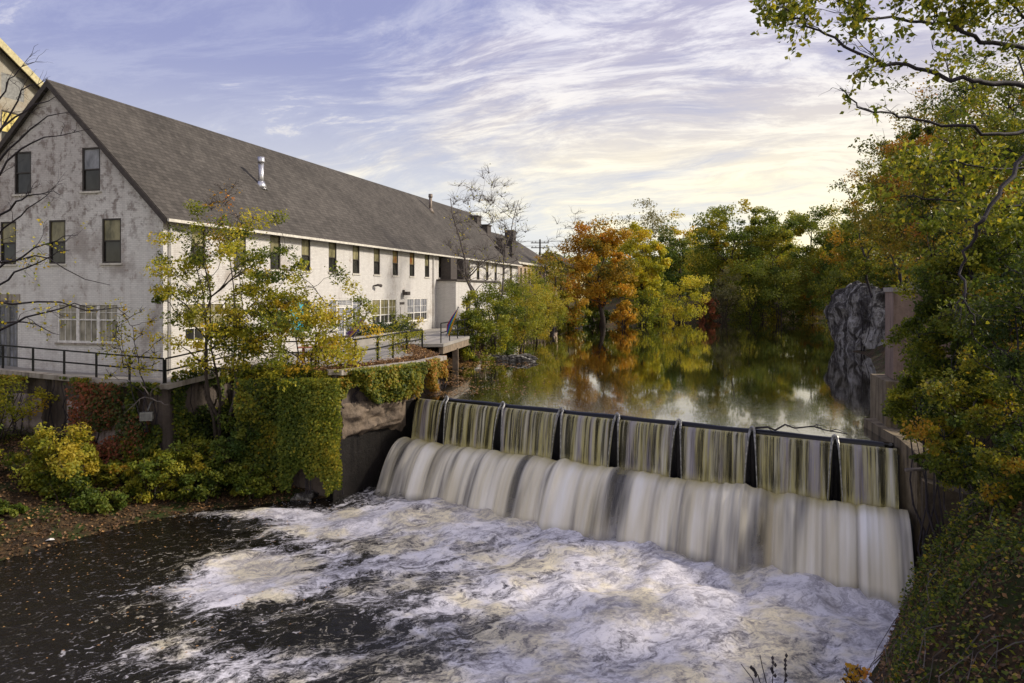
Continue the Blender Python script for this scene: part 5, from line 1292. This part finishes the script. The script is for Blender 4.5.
def floaters(name, label, n, fn, z, seed, size=.1, mt='leaf_litter', hue=.75):
    rng = np.random.default_rng(seed); pos = fn(rng, n); pos = np.column_stack([pos, np.full(len(pos), z)])
    o = leaves(name, pos, size, hue+.2*rng.normal(size=len(pos)), M[mt], rng, None, aspect=.75, normal=np.array([0, 0, 1.0])*8, spread=.3); tag(o, label, 'leaf litter', None, 'stuff')
def f1(rng, n):
    q = np.column_stack([rng.uniform(-6, 2.5, n), rng.uniform(35, 60, n)]); d = poly_sd(q[:, 0], q[:, 1], pond); return q[(d < 0) & (q[:, 0] < 2.0) & (rng.random(n) < np.exp(d*.55)) & (fbm(q[:, 0], q[:, 1], .8, 61, 3) > -.1)]
floaters('floating_leaves', 'raft of floating autumn leaves on the pond by the terrace corner', 16000, f1, ZP+.015, 7, .12)
def f2(rng, n):
    q = np.column_stack([rng.uniform(-20, -5, n), rng.uniform(17, 30, n)]); d = poly_sd(q[:, 0], q[:, 1], river); return q[(d < -.1) & (rng.random(n) < np.exp(-(q[:, 0]+17)*.12)*.5)]
floaters('floating_leaves', 'scattered floating leaves on the dark river water at left', 2600, f2, ZL+.10, 8, .065)

rng = np.random.default_rng(91); n_ = 9000; t = rng.random(n_); k = rng.integers(0, 3, n_)
E_ = np.array([edge[6], edge[7], edge[8], edge[9]]); a_, b_ = E_[k], E_[k+1]; q = a_*(1-t[:, None])+b_*t[:, None]
q[:, 0] -= np.abs(rng.normal(size=n_))*.55+.1; q[:, 1] += np.abs(rng.normal(size=n_))*.35; q[:, 2] += .03+.12*rng.random(n_)**2
o = leaves('fallen_leaves', q, .09, .45+.25*rng.normal(size=n_), M['leaf_litter'], rng, None, normal=np.array([0, 0, 1.])); tag(o, 'drift of dead leaves and debris under the terrace railing', 'leaf litter', None, 'stuff')
# --- near twigs at the bottom and small orange plant
tw0 = P(768, 720, 12.5); tw = empty('seed_stalks', tw0, 0, label='thin dark seed stalks poking up at the bottom edge over the foam', cat='plant')
rng = np.random.default_rng(3)
for pl in ([(765, 735), (760, 700), (752, 678), (741, 664)], [(775, 740), (771, 700), (773, 675), (773, 658)], [(776, 740), (779, 700), (785, 680), (786, 656)], [(768, 740), (765, 700), (758, 675), (752, 668)], [(770, 740), (768, 690), (762, 665), (760, 655)]):
    pts = [np.array(P(x, y, 12.5)-tw0) for x, y in pl]; mb = MB(); mb.tube(pts, [.012, .010, .008, .006], 5); st_ = mb.build('stem', M['barkdark'], tw)
    if pl[-1][0] in (773, 786, 752):
        for t in np.linspace(.0, 1, 6):
            p = pts[-2]*(1-t)+pts[-1]*t+rng.normal(size=3)*.012; mb = MB(); mb.tube([p-np.array([0, 0, .035]), p, p+np.array([0, 0, .035])], [.008, .028, .006], 6); mb.build('seed_head', M['barkdark'], st_)
x, y = P(853, 690, 13.5).x, 13.5; 
make_tree('small_plant', 'small plant with orange leaves at the bottom edge of the bank', 'plant', P(850, 695, 13.8), .6, (0, 0, .28), (.32, .25, .28), 12, 160, .10, 'leaf_orange', 400, 'barkdark', .012, .3, None, .6, .2, 4, 2, 2, .3, .9, 'foliage')
# fallen branches on the right bank
for i, (pl, dp, lb) in enumerate([([(958, 545), (968, 520), (962, 505), (985, 500), (1010, 480)], 17.5, 'curved dead branch lying on the bank above the wing wall'),
                              ([(905, 470), (940, 468), (985, 455), (1030, 440)], 18.5, 'long pale dead branch across the shrubs above the wing wall'),
                              ([(960, 600), (1000, 590), (1040, 580)], 13.5, 'thin dead branch on the leafy bank at the right edge')]):
    p0 = P(*pl[0], dp); mb = MB(); pts = [np.array(P(x, y, dp-.12*k)-p0) for k, (x, y) in enumerate(pl)]
    t = np.linspace(0, len(pts)-1, len(pts)*3); A_ = np.array(pts); pp_ = np.stack([np.interp(t, np.arange(len(pts)), A_[:, k]) for k in range(3)], 1)
    mb.tube(pp_, np.linspace(.05, .02, len(pp_)), 6); dmy = []; sub(mb, pp_, .03, 1, np.random.default_rng(i), dmy, .5)
    o = mb.build('dead_branch', M['barkgrey'], None, True); o.location = p0; tag(o, lb, 'branch')
# twig caught on the crest
mb = MB(); p0 = dam(uof(800), .1, -4.6); dmy = []
pts = curve_pts((-1.2, .8, 0), (1.2, -.8, .1), 9, .05, np.random.default_rng(4), .3); mb.tube(pts, np.linspace(.04, .015, 9), 5); sub(mb, pts, .03, 1, np.random.default_rng(9), dmy, .5)
o = mb.build('driftwood', M['barkdark'], None, True); o.location = p0; tag(o, 'tangle of drift twigs caught on the weir crest near the right end', 'driftwood')
# pale dead branches on the left wall
mb = MB(); p0 = P(150, 398, 30.0); dmy = []; rg = np.random.default_rng(6)
for e in ((-.9, -.3, -.6), (.5, -.2, .5), (.9, -.3, -.2), (-.3, -.3, .7)):
    pts = curve_pts((0, 0, 0), e, 6, .15, rg, .3); mb.tube(pts, np.linspace(.03, .01, 6), 5); sub(mb, pts, .02, 0, rg, dmy, .3)
o = mb.build('dead_branch', M['barkgrey'], None, True); o.location = p0; tag(o, 'pale bare twigs sticking out of the wall by the floodlight', 'branch')
# white litter on the left shore
mb = MB(); p = P(50, 540, -ZL*F/(545-HY)); mb.add([(-.14, -.05, 0), (.03, -.08, .04), (.15, .02, .02), (.07, .08, .05), (-.08, .07, .02), (0, 0, .08)], [(0, 1, 5), (1, 2, 5), (2, 3, 5), (3, 4, 5), (4, 0, 5)])
o = mb.build('litter_scrap', M['whiteframe']); o.location = (p.x, p.y, tz(p.x, p.y)+.05); tag(o, 'crumpled white scrap of litter on the leafy left shore', 'litter')

# ------------------------------------------------------------------ LIGHT, SKY, CAMERA
SUN_AZ, SUN_EL = R(86), R(31)      # azimuth clockwise from +Y (the view direction)
w = bpy.data.worlds.new('World'); SC.world = w; w.use_nodes = True; nt = w.node_tree; nt.nodes.clear()
out = nt.nodes.new('ShaderNodeOutputWorld'); bg = nt.nodes.new('ShaderNodeBackground'); L(nt, bg.outputs[0], out.inputs[0])
sky = nt.nodes.new('ShaderNodeTexSky'); sky.sky_type = 'NISHITA'; sky.sun_disc = False; sky.sun_elevation = SUN_EL; sky.sun_rotation = SUN_AZ
sky.air_density = 1.0; sky.dust_density = 1.5; sky.ozone_density = 2.0
d = coords(nt, 'Generated'); sx = N(nt, 'ShaderNodeSeparateXYZ'); L(nt, d, sx.inputs[0])
zz = math_(nt, 'ADD', math_(nt, 'MAXIMUM', sx.outputs[2], 0.0), .16)
cx = math_(nt, 'DIVIDE', sx.outputs[0], zz); cy = math_(nt, 'DIVIDE', sx.outputs[1], zz)
cv = N(nt, 'ShaderNodeCombineXYZ'); L(nt, cx, cv.inputs[0]); L(nt, cy, cv.inputs[1])
w0 = noise(nt, cv.outputs[0], .55, 3, .5)
ws = N(nt, 'ShaderNodeVectorMath'); ws.operation = 'SUBTRACT'; L(nt, w0.outputs['Color'], ws.inputs[0]); ws.inputs[1].default_value = (.5, .5, .5)
wm = N(nt, 'ShaderNodeVectorMath'); wm.operation = 'SCALE'; L(nt, ws.outputs[0], wm.inputs[0]); wm.inputs['Scale'].default_value = 1.15
wa = N(nt, 'ShaderNodeVectorMath'); wa.operation = 'ADD'; L(nt, wm.outputs[0], wa.inputs[0]); L(nt, cv.outputs[0], wa.inputs[1])
st = mapping(nt, mapping(nt, wa.outputs[0], (1, 1, 1), (0, 0, R(35))), (.55, 1.5, 1), (0, 0, 0), (3.1, 1.7, 0))
c1 = noise(nt, st, 1.1, 11, .66, .25); c2 = noise(nt, mapping(nt, cv.outputs[0], (1, 1, 1), (0, 0, 0), (5, 2, 0)), .55, 5, .55, .4); c3 = noise(nt, mapping(nt, mapping(nt, wa.outputs[0], (1, 1, 1), (0, 0, R(20))), (1, 2.2, 1)), 2.6, 10, .70, .3)
cl = math_(nt, 'ADD', math_(nt, 'MULTIPLY', c1.outputs['Fac'], .55), math_(nt, 'MULTIPLY', c2.outputs['Fac'], .45))
cl = math_(nt, 'ADD', cl, math_(nt, 'MULTIPLY', math_(nt, 'SUBTRACT', c3.outputs['Fac'], .5), .20))
cl = math_(nt, 'ADD', cl, math_(nt, 'MULTIPLY', sx.outputs[0], .20))       # thicker cloud toward the right
cl = math_(nt, 'ADD', cl, math_(nt, 'MULTIPLY', math_(nt, 'MINIMUM', sx.outputs[1], 0.0), -.35))  # extra cloud added behind the camera to make the ambient light less blue
cm = mapr(nt, cl, .42, .62, .20, .94)
wisp = math_(nt, 'MULTIPLY', mapr(nt, c3.outputs['Fac'], .46, .68, 0, .6), mapr(nt, c1.outputs['Fac'], .40, .56, .1, 1))
cm = math_(nt, 'MAXIMUM', cm, wisp)
hz = mapr(nt, sx.outputs[2], .34, .02, 0, .9)
ccol = mixc(nt, hz, mixc(nt, mapr(nt, c3.outputs['Fac'], .4, .62), (4.2, 4.05, 5.2), (7.4, 7.2, 7.6)), (11.0, 9.8, 6.2))
base = mixc(nt, .75, sky.outputs[0], (2.3, 2.5, 4.9))
base = mixc(nt, mapr(nt, sx.outputs[2], .30, .03, 0, .75), base, (6.8, 7.2, 7.4))
L(nt, mixc(nt, cm, base, ccol), bg.inputs['Color']); bg.inputs['Strength'].default_value = .085

sl = bpy.data.lights.new('sun', 'SUN'); sl.energy = 2.9; sl.angle = R(8); sl.color = (1.0, .90, .76)
so = bpy.data.objects.new('sun', sl); COL.objects.link(so)
sd = Vector((math.sin(SUN_AZ)*math.cos(SUN_EL), math.cos(SUN_AZ)*math.cos(SUN_EL), math.sin(SUN_EL)))
so.rotation_euler = sd.to_track_quat('Z', 'Y').to_euler()

cam = bpy.data.cameras.new('camera'); cam.sensor_width = 36; cam.lens = F/1024*36; cam.shift_y = -(341.5-HY)/1024; cam.clip_end = 8000; cam.clip_start = .1
co = bpy.data.objects.new('camera', cam); COL.objects.link(co); co.rotation_euler = (R(90), 0, 0); SC.camera = co
SC.render.resolution_x = 1024; SC.render.resolution_y = 683
SC.view_settings.view_transform = 'Standard'; SC.view_settings.look = 'None'; SC.view_settings.gamma = 1; SC.view_settings.exposure = 0.6
SC.cycles.max_bounces = 6; SC.cycles.diffuse_bounces = 3; SC.cycles.glossy_bounces = 3; SC.cycles.transparent_max_bounces = 12; SC.cycles.transmission_bounces = 3
